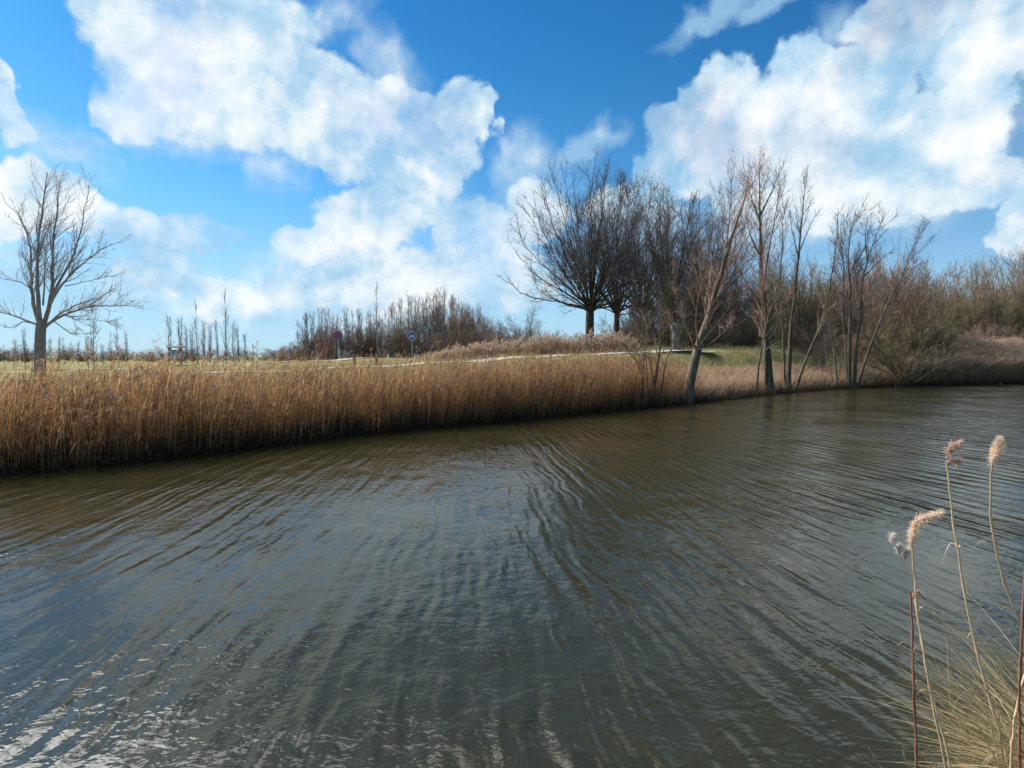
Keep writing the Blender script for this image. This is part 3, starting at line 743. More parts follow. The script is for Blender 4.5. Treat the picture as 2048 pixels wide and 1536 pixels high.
# --- small upright trees of the far tree line (poplar-like)
def poplar(seed, H=7, nst=2, dens=3.0, mats=None, spread=.5, name='slender_tree'):
    g = np.random.default_rng(seed); tr = []
    for i in range(nst):
        dx, dy = g.normal(0, spread * .5), g.normal(0, spread * .5)
        tr.append(line([(dx * .1, dy * .1, 0), (dx * .7, dy * .7, H * .4), (dx + g.normal(0, .15), dy, H * g.uniform(.85, 1.0))], .055 * H / 7, .012, 12, g, .03))
    lv = [dict(dens=dens * 1.5, t0=.12, t1=.97, ang=28, lr=.26, K=5, up=.20, wig=.08, rr=.5, rmin=.013, fall=.65),
          dict(dens=5.0, t0=.1, ang=28, labs=.75, K=4, up=.12, wig=.14, rr=.7, rmin=.011, fall=.3, rib=True)]
    return build_tree(name, (0, 0, 0), tr, [], lv, mats or (M['bark_grey'], M['twig_grey']), g, 6)
pops = [poplar(41, nst=2), poplar(42, nst=3), poplar(43, nst=1, dens=4), poplar(44, nst=2, mats=(M['bark_dark'], M['twig_dark']))]
PG = 'slender trees of the far tree line'
used = set()
def place_pop(k, px, Y, top, lab, grp, H=7, wide=None):
    src = pops[k]
    if k not in used: t = src; used.add(k)
    else: t = copy_thing(src, (0, 0, 0), 0, 1)
    put(t, px, Y, H, top, random.uniform(0, 6.28), wide=wide); tag(t, lab, 'tree', grp); return t
LBL = 'slender bare tree in the even row of the far tree line behind the road signs'
x = 596
while x < 985:
    k = random.choice([0, 1, 2, 3, 1])
    prof = np.interp(x, [590, 640, 700, 760, 800, 870, 930, 985], [640, 622, 618, 620, 600, 582, 592, 630])
    place_pop(k, x, random.uniform(72, 92), prof + random.uniform(-10, 16), LBL, PG)
    x += random.uniform(8, 15)
FT = 'rounded bushy tree among the upright trees of the far tree line'
FTS = [(618, 86, 648), (655, 84, 640), (702, 80, 636), (738, 84, 628), (790, 82, 618), (822, 80, 606), (846, 86, 596), (872, 80, 590), (908, 84, 596), (925, 78, 606), (950, 80, 616), (972, 78, 634)]
# individually visible ones
for (px, Y, top, k, lab) in [(755, 60, 560, 2, 'tall thin sapling rising above the far tree line between the two road signs'),
                             (395, 60, 598, 2, 'tall thin sapling just right of the information board'),
                             (452, 58, 572, 2, 'tallest thin sapling standing in the gap left of the far tree line'),
                             (338, 70, 628, 0, 'small upright tree directly behind the information board'),
                             (362, 74, 634, 1, 'bushy small upright tree beside the information board'),
                             (186, 44, 600, 2, 'thin straight sapling right of the large bare grey tree'),
                             (237, 52, 640, 2, 'short thin sapling farther right of the large bare grey tree')]:
    place_pop(k, px, Y, top, lab, None, wide=.8 if top < 600 else None)
LB2 = 'small bare tree in the loose group between the information board and the tree line'
for px, top in ((408, 640), (420, 645), (436, 640), (466, 640), (478, 655), (384, 655), (372, 650), (490, 668)):
    place_pop(random.choice([0, 1, 3]), px, random.uniform(70, 85), top, LB2, 'small trees in the loose group', wide=.7)
LB3 = 'thin leafless sapling in the row low behind the large bare tree'
for px in list(range(8, 250, 15)):
    place_pop(random.choice([0, 1, 2]), px + random.uniform(-5, 5), random.uniform(62, 85), random.uniform(655, 690), LB3, 'saplings behind the large bare tree', wide=.55)
for px in range(-200, 0, 25):
    place_pop(random.choice([0, 1, 2]), px, random.uniform(62, 85), random.uniform(655, 690), LB3, 'saplings behind the large bare tree', wide=.55)

# --- shrubs
def shrub(seed, H, spread, nst=22, mats=None, dens=3.0, rm=.012, name='bare_shrub', l3=4.0, lean=0.0, tw=.6):
    g = np.random.default_rng(seed); tr = []
    for i in range(nst):
        a = g.uniform(0, 2 * math.pi); q = math.sqrt(g.uniform(0.02, 1))
        dx, dy = math.cos(a) * spread * q * .5, math.sin(a) * spread * q * .5
        h = H * (1 - .45 * q * q) * g.uniform(.75, 1.05)
        tr.append(line([(dx * .12, dy * .12, 0), (dx * .45, dy * .45, h * .45), (dx + lean * h, dy, h)], .019 * H / 4, .008, 10, g, .05))
    lv = [dict(dens=dens * 1.8, t0=.08, t1=.98, ang=36, lr=.32, K=5, up=.10, wig=.14, rr=.6, rmin=rm * .75, fall=.4),
          dict(dens=l3 * 2.2, t0=.05, ang=42, labs=tw, K=4, up=.05, wig=.22, rr=.7, rmin=rm * .75, fall=.3, rib=True)]
    return build_tree(name, (0, 0, 0), tr, [], lv, mats or (M['bark_olive'], M['twig_brown']), g, 5, 1.1)
shr = [shrub(51, 5, 4.5), shrub(52, 5, 4.0, 16, (M['bark_olive'], M['twig_red'])), shrub(53, 5, 5, 14, (M['bark_olive'], M['twig_olive'])),
       shrub(54, 5, 5, 12, (M['bark_dark'], M['twig_dark']))]
usedS = set()
def place_shrub(k, px, Y, top, lab, grp, wide=None):
    src = shr[k]
    if k not in usedS: t = src; usedS.add(k)
    else: t = copy_thing(src, (0, 0, 0), 0, 1)
    put(t, px, Y, 5, top, random.uniform(0, 6.28), wide=wide); tag(t, lab, 'shrub', grp); return t
TH = 'leafless brown shrub in the dense thicket behind the waterside trees'
TG = 'shrubs of the dense thicket'
x = 1245
while x < 1870:
    top = np.interp(x, [1240, 1300, 1380, 1450, 1540, 1640, 1750, 1850, 1990], [600, 560, 510, 505, 520, 525, 500, 540, 560])
    k = random.choice([0, 1, 2, 0, 1]) if x < 1600 else random.choice([0, 1, 2, 0, 1])
    place_shrub(k, x, random.uniform(53, 62), top + random.uniform(-12, 25), TH, TG, wide=1.15)
    x += random.uniform(13, 20)
for px in range(1840, 2200, 15):
    place_shrub(random.choice([0, 1, 0, 2]), px, random.uniform(70, 78), random.uniform(535, 575), TH, TG, wide=1.25)
for px in range(1230, 2060, 22):
    place_shrub(random.choice([0, 1, 3, 2]), px, random.uniform(64, 70), random.uniform(630, 650), TH, TG, wide=1.0)
x = 1260
while x < 1900:
    place_shrub(random.choice([0, 1, 2]), x, random.uniform(48, 52), random.uniform(610, 650), TH, TG, wide=.8)
    x += random.uniform(30, 50)
for px, Y, top, k, lab in ((1048, 60, 612, 3, 'low dark shrub left of the broad oak behind the pale plumed reeds'), (1090, 55, 640, 2, 'low olive-green bush under the left side of the broad oak'),
                        (1012, 70, 640, 3, 'small dark shrub in the gap between the far tree line and the oaks'), (895, 80, 582, 1, 'reddish bushy tree at the highest point of the far tree line'),
                        (935, 78, 600, 1, 'pale reddish bush on the right shoulder of the far tree line')):
    place_shrub(k, px, Y, top, lab, None)
for px in range(985, 1275, 17):
    place_shrub(random.choice([3, 2, 0]), px, random.uniform(47, 51), random.uniform(662, 678), 'low dark bramble shrub directly behind the pale plumed reeds', 'low shrubs behind the plumed reeds', wide=.9)
for i_, (px, Y, top) in enumerate(FTS):
    t = place_shrub((3, 1, 3, 0)[i_ % 4], px, Y, top, FT, 'rounded trees of the far tree line', wide=1.15); t['category'] = 'tree'
HG = 'low hedge shrubs along the horizon'
for px in list(range(-60, 640, 28)):
    place_shrub(random.choice([0, 3, 2]), px, random.uniform(90, 120), random.uniform(690, 701), 'low hedge shrub on the flat horizon beyond the road', HG, wide=1.3)
for px in range(560, 1060, 13):
    place_shrub(random.choice([0, 3, 3, 1]), px, random.uniform(66, 74), random.uniform(636, 668) + max(0, (640 - px) * .5), 'dark low shrub at the foot of the far tree line', 'shrubs at the foot of the far tree line', wide=.9)

# --- far wood at the right
wood = [oak(61, 12, 7, .17, 7, (M['bark_grey'], M['twig_brown']), .35, 'woodland_tree', [dict(dens=2.4, t0=.1, ang=32, lr=.34, K=6, up=.14, wig=.1, rr=.55, rmin=.018, fall=.45), dict(dens=5.5, t0=.05, ang=36, labs=1.2, K=4, up=.1, wig=.15, rr=.6, rmin=.015, fall=.3, rib=True)]),
        oak(62, 12, 6.5, .17, 6, (M['bark_pale'], M['twig_red']), .4, 'woodland_tree', [dict(dens=2.4, t0=.1, ang=30, lr=.34, K=6, up=.16, wig=.1, rr=.55, rmin=.018, fall=.45), dict(dens=5.5, t0=.05, ang=36, labs=1.2, K=4, up=.1, wig=.15, rr=.6, rmin=.015, fall=.3, rib=True)]),
        oak(63, 12, 7, .17, 8, (M['bark_olive'], M['twig_olive']), .3, 'woodland_tree', [dict(dens=2.4, t0=.1, ang=34, lr=.34, K=6, up=.12, wig=.1, rr=.55, rmin=.018, fall=.45), dict(dens=5.5, t0=.05, ang=36, labs=1.2, K=4, up=.1, wig=.15, rr=.6, rmin=.015, fall=.3, rib=True)])]
WL = 'bare brownish tree in the distant wood at the right'
usedW = set()
x = 1560
n = 0
while x < 2260:
    k = random.randrange(3); Y = random.uniform(80, 112)
    top = np.interp(x, [1560, 1800, 1850, 1900, 1950, 2048, 2260], [540, 530, 530, 515, 530, 500, 490]) + random.uniform(-10, 18)
    if k not in usedW: t = wood[k]; usedW.add(k)
    else: t = copy_thing(wood[k], (0, 0, 0), 0, 1)
    put(t, x, Y, 12, top, random.uniform(0, 6.28)); tag(t, WL, 'tree', 'trees of the distant wood')
    x += random.uniform(13, 22)

# --- waterside trees on the right bank
def shoreY(px):
    Ys = np.linspace(6, 80, 3000); xs = (px - 1024) / F_PX * Ys / math.cos(PITCH) ; sd_ = sdist(xs, Ys, FAR)
    return float(Ys[np.argmax(sd_ > 0)])
def bank_tree(name, base_px, Y, stems_, limbs_, lv, mats, label, seed, r=(.13, .015), sides=8, grp=None, cat='tree'):
    g = np.random.default_rng(seed); Y = shoreY(base_px[0]) + (.18 if cat == 'tree' else .5)
    o = at(base_px[0], base_px[1], Y); o[2] = gz(o[0], o[1]) - .12
    tr = []
    for i, (pts, r0, dy) in enumerate(stems_):
        q = traced(pts, Y, o, dy); q[0] = np.array([q[0][0], q[0][1], min(q[0][2], 0.0)]); tr.append(line(q, r0, .012, 22, g, .025, 1.15))
    lb = [line(traced(pts, Y, o, dy), r0, .010, 12, g, .02) for (pts, r0, dy) in limbs_]
    t = build_tree(name, tuple(o), tr, lb, lv, mats, g, sides)
    return tag(t, label, cat, grp)
LVW = [dict(dens=4.2, t0=.28, t1=.98, ang=32, lr=.24, K=6, up=.14, wig=.10, rr=.42, rmin=.009, fall=.5),
       dict(dens=6.0, t0=.1, ang=32, labs=.85, K=5, up=.12, wig=.12, rr=.6, rmin=.007, fall=.3),
       dict(dens=6.0, t0=.1, ang=30, labs=.42, K=4, up=.1, wig=.14, rr=.7, rmin=.0062, fall=.3, rib=True)]
bank_tree('leaning_willow', (1374, 803), 28.0,
    [([(1374, 806), (1380, 760), (1390, 715), (1400, 685), (1418, 630), (1435, 570), (1452, 510), (1470, 455), (1492, 395), (1505, 350)], .27, 1.0)],
    [([(1396, 690), (1392, 640), (1398, 580), (1404, 520), (1402, 470)], .045, -1.0), ([(1396, 700), (1420, 688), (1445, 668), (1470, 640)], .040, .8), ([(1392, 700), (1375, 660), (1352, 600), (1345, 545)], .040, 1),
     ([(1440, 560), (1455, 480), (1462, 400), (1462, 335)], .034, -.5), ([(1400, 690), (1440, 640), (1480, 590), (1510, 560)], .034, -1), ([(1410, 660), (1425, 600), (1440, 540)], .034, 1.2),
     ([(1394, 695), (1365, 670), (1335, 640), (1310, 600)], .034, -1), ([(1425, 610), (1465, 550), (1500, 490), (1520, 450)], .034, 1)],
    LVW, (M['bark_pale'], M['twig_red']), 'willow leaning right from the water edge with a pale upper trunk and dark base', 71)
LVA = [dict(dens=3.6, t0=.25, t1=.98, ang=36, lr=.18, K=6, up=.16, wig=.10, rr=.4, rmin=.012, fall=.45),
       dict(dens=5.0, t0=.1, ang=32, labs=.95, K=5, up=.12, wig=.12, rr=.6, rmin=.0095, fall=.3),
       dict(dens=5.0, t0=.1, ang=30, labs=.5, K=4, up=.1, wig=.14, rr=.7, rmin=.009, fall=.3, rib=True)]
bank_tree('alder_tree', (1541, 785), 36.5,
    [([(1541, 787), (1536, 720), (1530, 660), (1526, 600), (1522, 540), (1520, 450), (1519, 380), (1520, 312)], .27, .5), ([(1534, 700), (1532, 620), (1527, 560), (1540, 490), (1552, 420), (1562, 370)], .12, -1.2)],
    [([(1520, 440), (1500, 390), (1488, 350)], .06, .6), ([(1521, 430), (1545, 380), (1562, 335)], .06, -.6), ([(1524, 520), (1500, 470), (1492, 420)], .06, .5), ([(1527, 620), (1490, 560), (1470, 520)], .05, -.5), ([(1530, 660), (1570, 600), (1590, 560)], .05, .5)],
    LVA, (M['bark_olive'], M['twig_red']), 'tallest waterside tree, a straight thick-trunked alder with a reddish top', 72)
bank_tree('slender_alder', (1577, 780), 37.5,
    [([(1577, 782), (1578, 720), (1582, 660), (1588, 600), (1596, 520), (1602, 460), (1606, 400), (1614, 345)], .17, .8), ([(1570, 780), (1568, 720), (1566, 660), (1560, 560), (1564, 470), (1570, 420)], .09, 1.5)],
    [([(1600, 500), (1625, 440), (1640, 420)], .04, .4), ([(1598, 520), (1582, 450), (1580, 420)], .04, -.4)],
    [dict(dens=4.5, t0=.3, t1=.98, ang=30, lr=.12, K=5, up=.16, wig=.1, rr=.45, rmin=.012, fall=.35), dict(dens=6.5, t0=.1, ang=28, labs=.6, K=4, up=.14, wig=.12, rr=.6, rmin=.010, fall=.3)],
    (M['bark_olive'], M['twig_brown']), 'tall slender alder with narrow crown right of the thick-trunked alder', 73)
bank_tree('young_tree', (1510, 782), 35.5,
    [([(1512, 783), (1517, 730), (1526, 680), (1538, 625), (1556, 570), (1575, 530)], .075, -.6)], [],
    [dict(dens=3.0, t0=.3, ang=34, lr=.2, K=5, up=.1, wig=.1, rr=.5, rmin=.010), dict(dens=3, t0=.1, ang=30, labs=.5, K=4, rmin=.008)],
    (M['bark_pale'], M['twig_brown']), 'thin pale young tree slanting right in front of the thick alder trunk', 74)
bank_tree('slanting_tree', (1592, 780), 37.0,
    [([(1590, 781), (1605, 735), (1618, 705), (1640, 655), (1658, 590), (1668, 520), (1675, 450), (1678, 415)], .10, 1.0)], [],
    [dict(dens=3.8, t0=.3, ang=32, lr=.18, K=5, up=.15, wig=.1, rr=.45, rmin=.012), dict(dens=6, t0=.1, ang=30, labs=.6, K=4, up=.1, rmin=.010)],
    (M['bark_olive'], M['twig_brown']), 'slim dark tree slanting to the right between the alders and the triple-stemmed tree', 75)
bank_tree('multi_stem_tree', (1700, 776), 42.0,
    [([(1700, 778), (1698, 720), (1700, 640), (1702, 580), (1694, 520), (1700, 470), (1712, 430)], .15, .4),
     ([(1708, 778), (1712, 700), (1722, 630), (1722, 570), (1735, 520), (1752, 470), (1765, 440)], .13, -.8),
     ([(1712, 778), (1728, 730), (1745, 680), (1770, 620), (1800, 560), (1822, 500), (1840, 475)], .11, .8),
     ([(1696, 776), (1692, 700), (1684, 620), (1690, 540), (1680, 480), (1684, 440)], .08, 1.4)],
    [([(1722, 560), (1750, 530), (1785, 500)], .06, .5), ([(1702, 540), (1728, 500), (1740, 450)], .06, -.5), ([(1700, 600), (1680, 560), (1660, 530)], .05, .6), ([(1735, 520), (1730, 470), (1738, 430)], .05, .6)],
    [dict(dens=3.2, t0=.35, t1=.98, ang=34, lr=.22, K=6, up=.12, bias=(.04, 0, 0), wig=.12, rr=.42, rmin=.013, fall=.45), dict(dens=5.0, t0=.1, ang=34, labs=1.0, K=5, up=.1, wig=.14, rr=.6, rmin=.010, fall=.3), dict(dens=4.5, t0=.1, ang=32, labs=.55, K=4, rmin=.009, rib=True)],
    (M['bark_olive'], M['twig_dark']), 'dark tree with several spreading stems from one foot at the waterline', 76)
bank_tree('forked_sapling', (1674, 774), 41.5,
    [([(1674, 776), (1672, 735), (1668, 700), (1660, 660), (1655, 610)], .09, .4), ([(1673, 745), (1684, 715), (1692, 690), (1700, 650)], .05, -.4), ([(1671, 735), (1655, 712), (1645, 690)], .045, .4)], [],
    [dict(dens=3.4, t0=.35, ang=34, lr=.26, K=5, up=.12, wig=.1, rr=.5, rmin=.012), dict(dens=3.4, t0=.1, ang=32, labs=.6, K=4, up=.1, rmin=.010)],
    (M['bark_pale'], M['twig_olive']), 'short pale forked tree just left of the many-stemmed dark tree', 77)
LVS = [dict(dens=7.0, t0=.4, ang=36, lr=.34, K=5, up=.16, wig=.12, rr=.5, rmin=.009), dict(dens=9, t0=.1, ang=34, labs=.45, K=4, up=.12, wig=.14, rmin=.0065)]
bank_tree('small_willow', (1306, 795), 26.6,
    [([(1304, 800), (1312, 750), (1316, 722), (1322, 700), (1318, 660), (1322, 620)], .075, .3), ([(1316, 722), (1300, 712), (1280, 704), (1262, 690)], .05, .3), ([(1317, 718), (1335, 708), (1352, 690), (1358, 650)], .045, -.3), ([(1300, 712), (1288, 670), (1290, 630)], .03, .3)], [],
    LVS, (M['bark_olive'], M['twig_brown']), 'small dark waterside willow with a low spreading fork at the end of the reeds', 78)
bank_tree('small_willow', (1284, 790), 26.8,
    [([(1288, 792), (1284, 750), (1276, 728), (1262, 712), (1250, 690)], .04, .3), ([(1283, 745), (1288, 715), (1286, 680), (1280, 640)], .03, -.3)], [],
    LVS, (M['bark_olive'], M['twig_brown']), 'smallest thin grey willow rising out of the last brown reeds', 79)
# arching willow bush over the water
g = np.random.default_rng(80)
st = []
for i in range(30):
    a = g.uniform(-1.25, 1.05) if i % 5 else g.uniform(.6, 1.3)
    L = g.uniform(60, 150)
    x1 = 1808 + math.sin(a) * L * .45; y1 = 768 - math.cos(a) * L * .45
    x2 = 1808 + math.sin(a * 1.15) * L; y2 = 768 - math.cos(a * 1.15) * L
    st.append(([(1808 + g.normal(0, 7), 772), (x1, y1), (x2, y2)], g.uniform(.035, .07), g.uniform(-2, 2.5)))
bank_tree('willow_bush', (1808, 772), 43.5, st, [], [dict(dens=3.0, t0=.25, ang=30, lr=.3, K=5, up=.12, wig=.1, rr=.5, rmin=.013), dict(dens=3.2, t0=.1, ang=30, labs=.6, K=4, up=.1, rmin=.010)],
    (M['bark_olive'], M['twig_olive']), 'fan-shaped yellow-green willow bush sprouting low at the water edge', 80, cat='shrub')
g = np.random.default_rng(81)
BG = 'bank shrubs between the many-stemmed tree and the wood'
for i, (px, Y, top) in enumerate(((1765, 46, 610), (1835, 48, 560), (1880, 50, 590), (1745, 48, 560), (1640, 44, 640))):
    place_shrub([2, 0, 2, 0, 3, 2, 1][i], px, Y, top, 'bare brown shrub close behind the trees of the right bank', 'shrubs close behind the bank trees', wide=.85)

# --- mottled broken trunk standing by the end of the path
g = np.random.default_rng(82)
q = at(1351, 700, 43); q[2] = gz(q[0], q[1]) - .1
rt = empty('broken_trunk', tuple(q))
K = 16; tt = np.linspace(0, 1, K)
P = np.stack([.06 * np.sin(tt * 5) - .05 * tt, .04 * np.cos(tt * 4), tt * 2.25], -1)[None]
Rr = (.30 - .04 * tt + .05 * np.sin(tt * 17) + .06 * (tt > .8)); Rr[-1] = .04; Rr[-2] = .2
V, Fq = tubes(P, Rr[None], 14); V += g.normal(0, .022, V.shape)
a_ = Acc(); a_.add(V, Fq); a_.build('trunk', bark('bark_mottled', (.06, .055, .05), (.22, .22, .22), (.10, .09, .07), 2.5, .05), rt)
A = Acc(); N = 260
ba = g.uniform(0, 6.28, N); hz2 = g.uniform(.3, 2.2, N)
Q = np.empty((N, 3, 3)); tt3 = np.linspace(0, 1, 3)[None]
for j, f in enumerate((np.cos(ba), np.sin(ba))): Q[..., j] = (f * .27)[:, None] + (f * .16)[:, None] * tt3
Q[..., 2] = hz2[:, None] + g.normal(0, .1, N)[:, None] * tt3
V, Fq = ribbons(Q, np.full((N, 3), .035) * np.array([[.4, 1, .3]]), None, g); A.add(V, Fq, pick([(.10, .11, .09), (.16, .16, .15)], len(V), g)); A.build('ivy', M['grass'], rt)
tag(rt, 'short broken trunk, mottled grey, standing at the end of the path behind the leaning willow', 'tree stump')

# ------------------------------------------------------------------ signs, board, bollards
import bmesh
def paint(name, c, rough=0.5, metal=0.0):
    def b(t):
        n = t.noise(t.n('ShaderNodeTexCoord').outputs['Object'], 6.0, 5, .7)
        cc = t.mix(t.ss(n.outputs[0], .45, .75, 0, .35), (*c, 1), (c[0] * .6 + .02, c[1] * .6 + .02, c[2] * .6 + .02, 1))
        return t.n('ShaderNodeBsdfPrincipled', ins={'Base Color': cc, 'Roughness': rough, 'Metallic': metal}).outputs[0]
    return simple_mat(name, b)
M['steel'] = paint('galvanised_steel', (.35, .36, .37), .45, .6)
M['blue'] = paint('sign_blue', (.05, .09, .34), .6)
M['red'] = paint('sign_red', (.42, .015, .03), .4)
M['white'] = paint('sign_white', (.75, .76, .78), .4)
M['wood'] = paint('weathered_wood', (.12, .085, .06), .85)
M['black'] = paint('feather_black', (.012, .012, .014), .6)
def bm_obj(name, fn, mat, parent=None, bev=0.0):
    bm = bmesh.new(); fn(bm); me = bpy.data.meshes.new(name)
    if bev: bmesh.ops.bevel(bm, geom=bm.edges[:], offset=bev, segments=2, affect='EDGES', profile=.5)
    bm.to_mesh(me); bm.free(); me.materials.append(mat)
    o = bpy.data.objects.new(name, me); COL.objects.link(o)
    if parent: o.parent = parent
    return o
def cyl(bm, r, h, loc, rot=(0, 0, 0), r2=None, seg=24):
    m = Matrix.Translation(loc) @ Matrix.Rotation(rot[0], 4, 'X') @ Matrix.Rotation(rot[1], 4, 'Y') @ Matrix.Rotation(rot[2], 4, 'Z')
    bmesh.ops.create_cone(bm, cap_ends=True, segments=seg, radius1=r, radius2=r if r2 is None else r2, depth=h, matrix=m)
def box(bm, s, loc, rot=(0, 0, 0)):
    m = Matrix.Translation(loc) @ Matrix.Rotation(rot[0], 4, 'X') @ Matrix.Rotation(rot[1], 4, 'Y') @ Matrix.Rotation(rot[2], 4, 'Z') @ Matrix.Diagonal((*s, 1))
    bmesh.ops.create_cube(bm, size=1.0, matrix=m)
def ring(bm, r0, r1, th, loc, seg=36):
    vs = []
    for y in (-th / 2, th / 2):
        for r in (r0, r1):
            vs.append([bm.verts.new((loc[0] + r * math.cos(2 * math.pi * i / seg), loc[1] + y, loc[2] + r * math.sin(2 * math.pi * i / seg))) for i in range(seg)])
    a, b, c, d = vs
    for i in range(seg):
        j = (i + 1) % seg
        for f in ((a[i], a[j], b[j], b[i]), (d[i], d[j], c[j], c[i]), (a[j], a[i], c[i], c[j]), (b[i], b[j], d[j], d[i])): bm.faces.new(f)
def round_sign(px, py, Y, rad, kind, label):
    c = at(px, py, Y); z0 = gz(c[0], c[1]) - .05
    r = empty('road_sign', (c[0], c[1], z0), math.atan2(-c[0], c[1]) * 0.5); h = c[2] - z0
    bm_obj('pole', lambda b: cyl(b, .038, h + rad + .04, (0, .05, (h + rad + .04) / 2)), M['steel'], r)
    face = bm_obj('sign_face', lambda b: cyl(b, rad, .02, (0, 0, h), (R(90), 0, 0), seg=40), M['blue'], r)
    if kind == 'stop':
        bm_obj('red_ring', lambda b: ring(b, rad * .80, rad * 1.0, .03, (0, -.006, h)), M['red'], r)
        def x_(b):
            box(b, (rad * 1.62, .012, rad * .18), (0, -.014, h), (0, R(45), 0)); box(b, (rad * 1.62, .012, rad * .18), (0, -.0175, h), (0, R(-45), 0))
        bm_obj('red_cross', x_, M['red'], r)
    else:
        def bike(b):
            ring(b, rad * .20, rad * .27, .012, (-rad * .38, -.016, h - rad * .18), 24); ring(b, rad * .20, rad * .27, .012, (rad * .38, -.016, h - rad * .18), 24)
            for (x0, z0_, x1, z1) in ((-.38, -.18, -.1, .22), (-.1, .22, .25, .25), (.25, .25, .38, -.18), (-.1, .22, .02, -.2), (.02, -.2, .25, .25), (-.38, -.18, .02, -.2), (.25, .25, .22, .42), (-.2, .3, 0, .3)):
                L = math.hypot(x1 - x0, z1 - z0_) * rad; box(b, (L, .010, rad * .07), ((x0 + x1) / 2 * rad, -.0165, h + (z0_ + z1) / 2 * rad), (0, -math.atan2(z1 - z0_, x1 - x0), 0))
        bm_obj('bicycle_symbol', bike, M['white'], r)
        bm_obj('white_rim', lambda b: ring(b, rad * .93, rad * 1.0, .024, (0, -.004, h)), M['white'], r)
    return tag(r, label, 'road sign')
round_sign(676, 671, 56, .42, 'stop', 'round blue road sign with red ring and cross before the far tree line')
round_sign(824, 672, 54, .42, 'bike', 'round blue and white road sign standing among the pale reeds')
# information board
c = at(352, 712, 57); z0 = gz(c[0], c[1]) - .05; r = empty('information_board', (c[0], c[1], z0), 0.25); h = c[2] - z0
hb = max(h, 1.1)
bm_obj('panel', lambda b: box(b, (1.15, .05, .85), (0, 0, hb)), paint('board_blue_white', (.25, .33, .45), .5), r, .01)
def fr(b):
    box(b, (1.27, .08, .07), (0, 0, hb + .46)); box(b, (1.27, .08, .07), (0, 0, hb - .46)); box(b, (.06, .08, .85), (-.605, 0, hb)); box(b, (.06, .08, .85), (.605, 0, hb))
bm_obj('frame', fr, M['wood'], r, .008)
for sx_ in (-.62, .40):
    bm_obj('post', lambda b: box(b, (.14, .14, hb + .75), (sx_, .115, (hb + .75) / 2)), M['wood'], r, .015)
bm_obj('roof', lambda b: (box(b, (1.5, .34, .05), (0, -.10, hb + .80), (R(22), 0, 0)), box(b, (1.5, .34, .05), (0, .20, hb + .80), (R(-22), 0, 0))), M['wood'], r)
tag(r, 'blue-white information board in a dark wooden frame beside the far road', 'notice board')
first = None
for i, (px, lab) in enumerate(((709, 'left one of two short dark wooden bollards at the path edge'), (753, 'right one of two short dark wooden bollards at the path edge'))):
    c = at(px, 727, 31.6); z = gz(c[0], c[1]) - .08
    if first is None:
        first = empty('bollard', (c[0], c[1], z))
        bm_obj('post', lambda b: cyl(b, .085, .75, (0, 0, .375), seg=14), M['wood'], first)
        bm_obj('cap', lambda b: cyl(b, .09, .06, (0, 0, .775), r2=.05, seg=14), M['wood'], first)
        t = first
    else: t = copy_thing(first, (c[0], c[1], z), .4, 1)
    tag(t, lab, 'bollard', 'bollards at the path edge')

# ------------------------------------------------------------------ water bird and stick
q = np.array(gpt(1998, 771)); r = empty('water_bird', (q[0], q[1], 0.0), R(20))
g = np.random.default_rng(90)
def loft(rings, seg=14):
    """rings: (x, z, ry, rz) along x -> closed tube"""
    V = []; 
    for (x, z, ry, rz) in rings:
        for i in range(seg):
            a = 2 * math.pi * i / seg; V.append((x, ry * math.cos(a), z + rz * math.sin(a)))
    F = []
    for k in range(len(rings) - 1):
        for i in range(seg):
            j = (i + 1) % seg; F.append((k * seg + i, (k + 1) * seg + i, (k + 1) * seg + j, k * seg + j))
    return np.array(V), np.array(F)
V, Fq = loft([(-.22, .10, .004, .004), (-.19, .09, .03, .02), (-.13, .055, .07, .055), (-.03, .045, .095, .075), (.07, .05, .08, .07), (.11, .08, .055, .06), (.125, .13, .032, .045), (.135, .17, .03, .035), (.155, .20, .03, .03), (.18, .20, .022, .022), (.20, .195, .012, .014)])
np_mesh('body', V, Fq, M['black'], r)
V, Fq = loft([(.185, .20, .012, .022), (.205, .193, .011, .013), (.235, .185, .003, .004)], 8); np_mesh('bill', V, Fq, M['white'], r)
tag(r, 'small black water bird with a pale bill floating near the right bank', 'bird')
q = np.array(gpt(1788, 781)); a_ = Acc()
P, Rr = line([(0, 0, -.4), (.05, 0, .1), (.14, .02, .32)], .035, .02, 8); V, Fq = tubes(P, Rr, 7); a_.add(V, Fq)
P, Rr = line([(.06, 0, .12), (-.04, .03, .22)], .015, .008, 5); V, Fq = tubes(P, Rr, 5); a_.add(V, Fq)
t = a_.build('sunken_branch', M['bark_dark']); t.location = (q[0], q[1], 0); tag(t, 'short dark branch end sticking out of the water before the willow bush', 'branch')

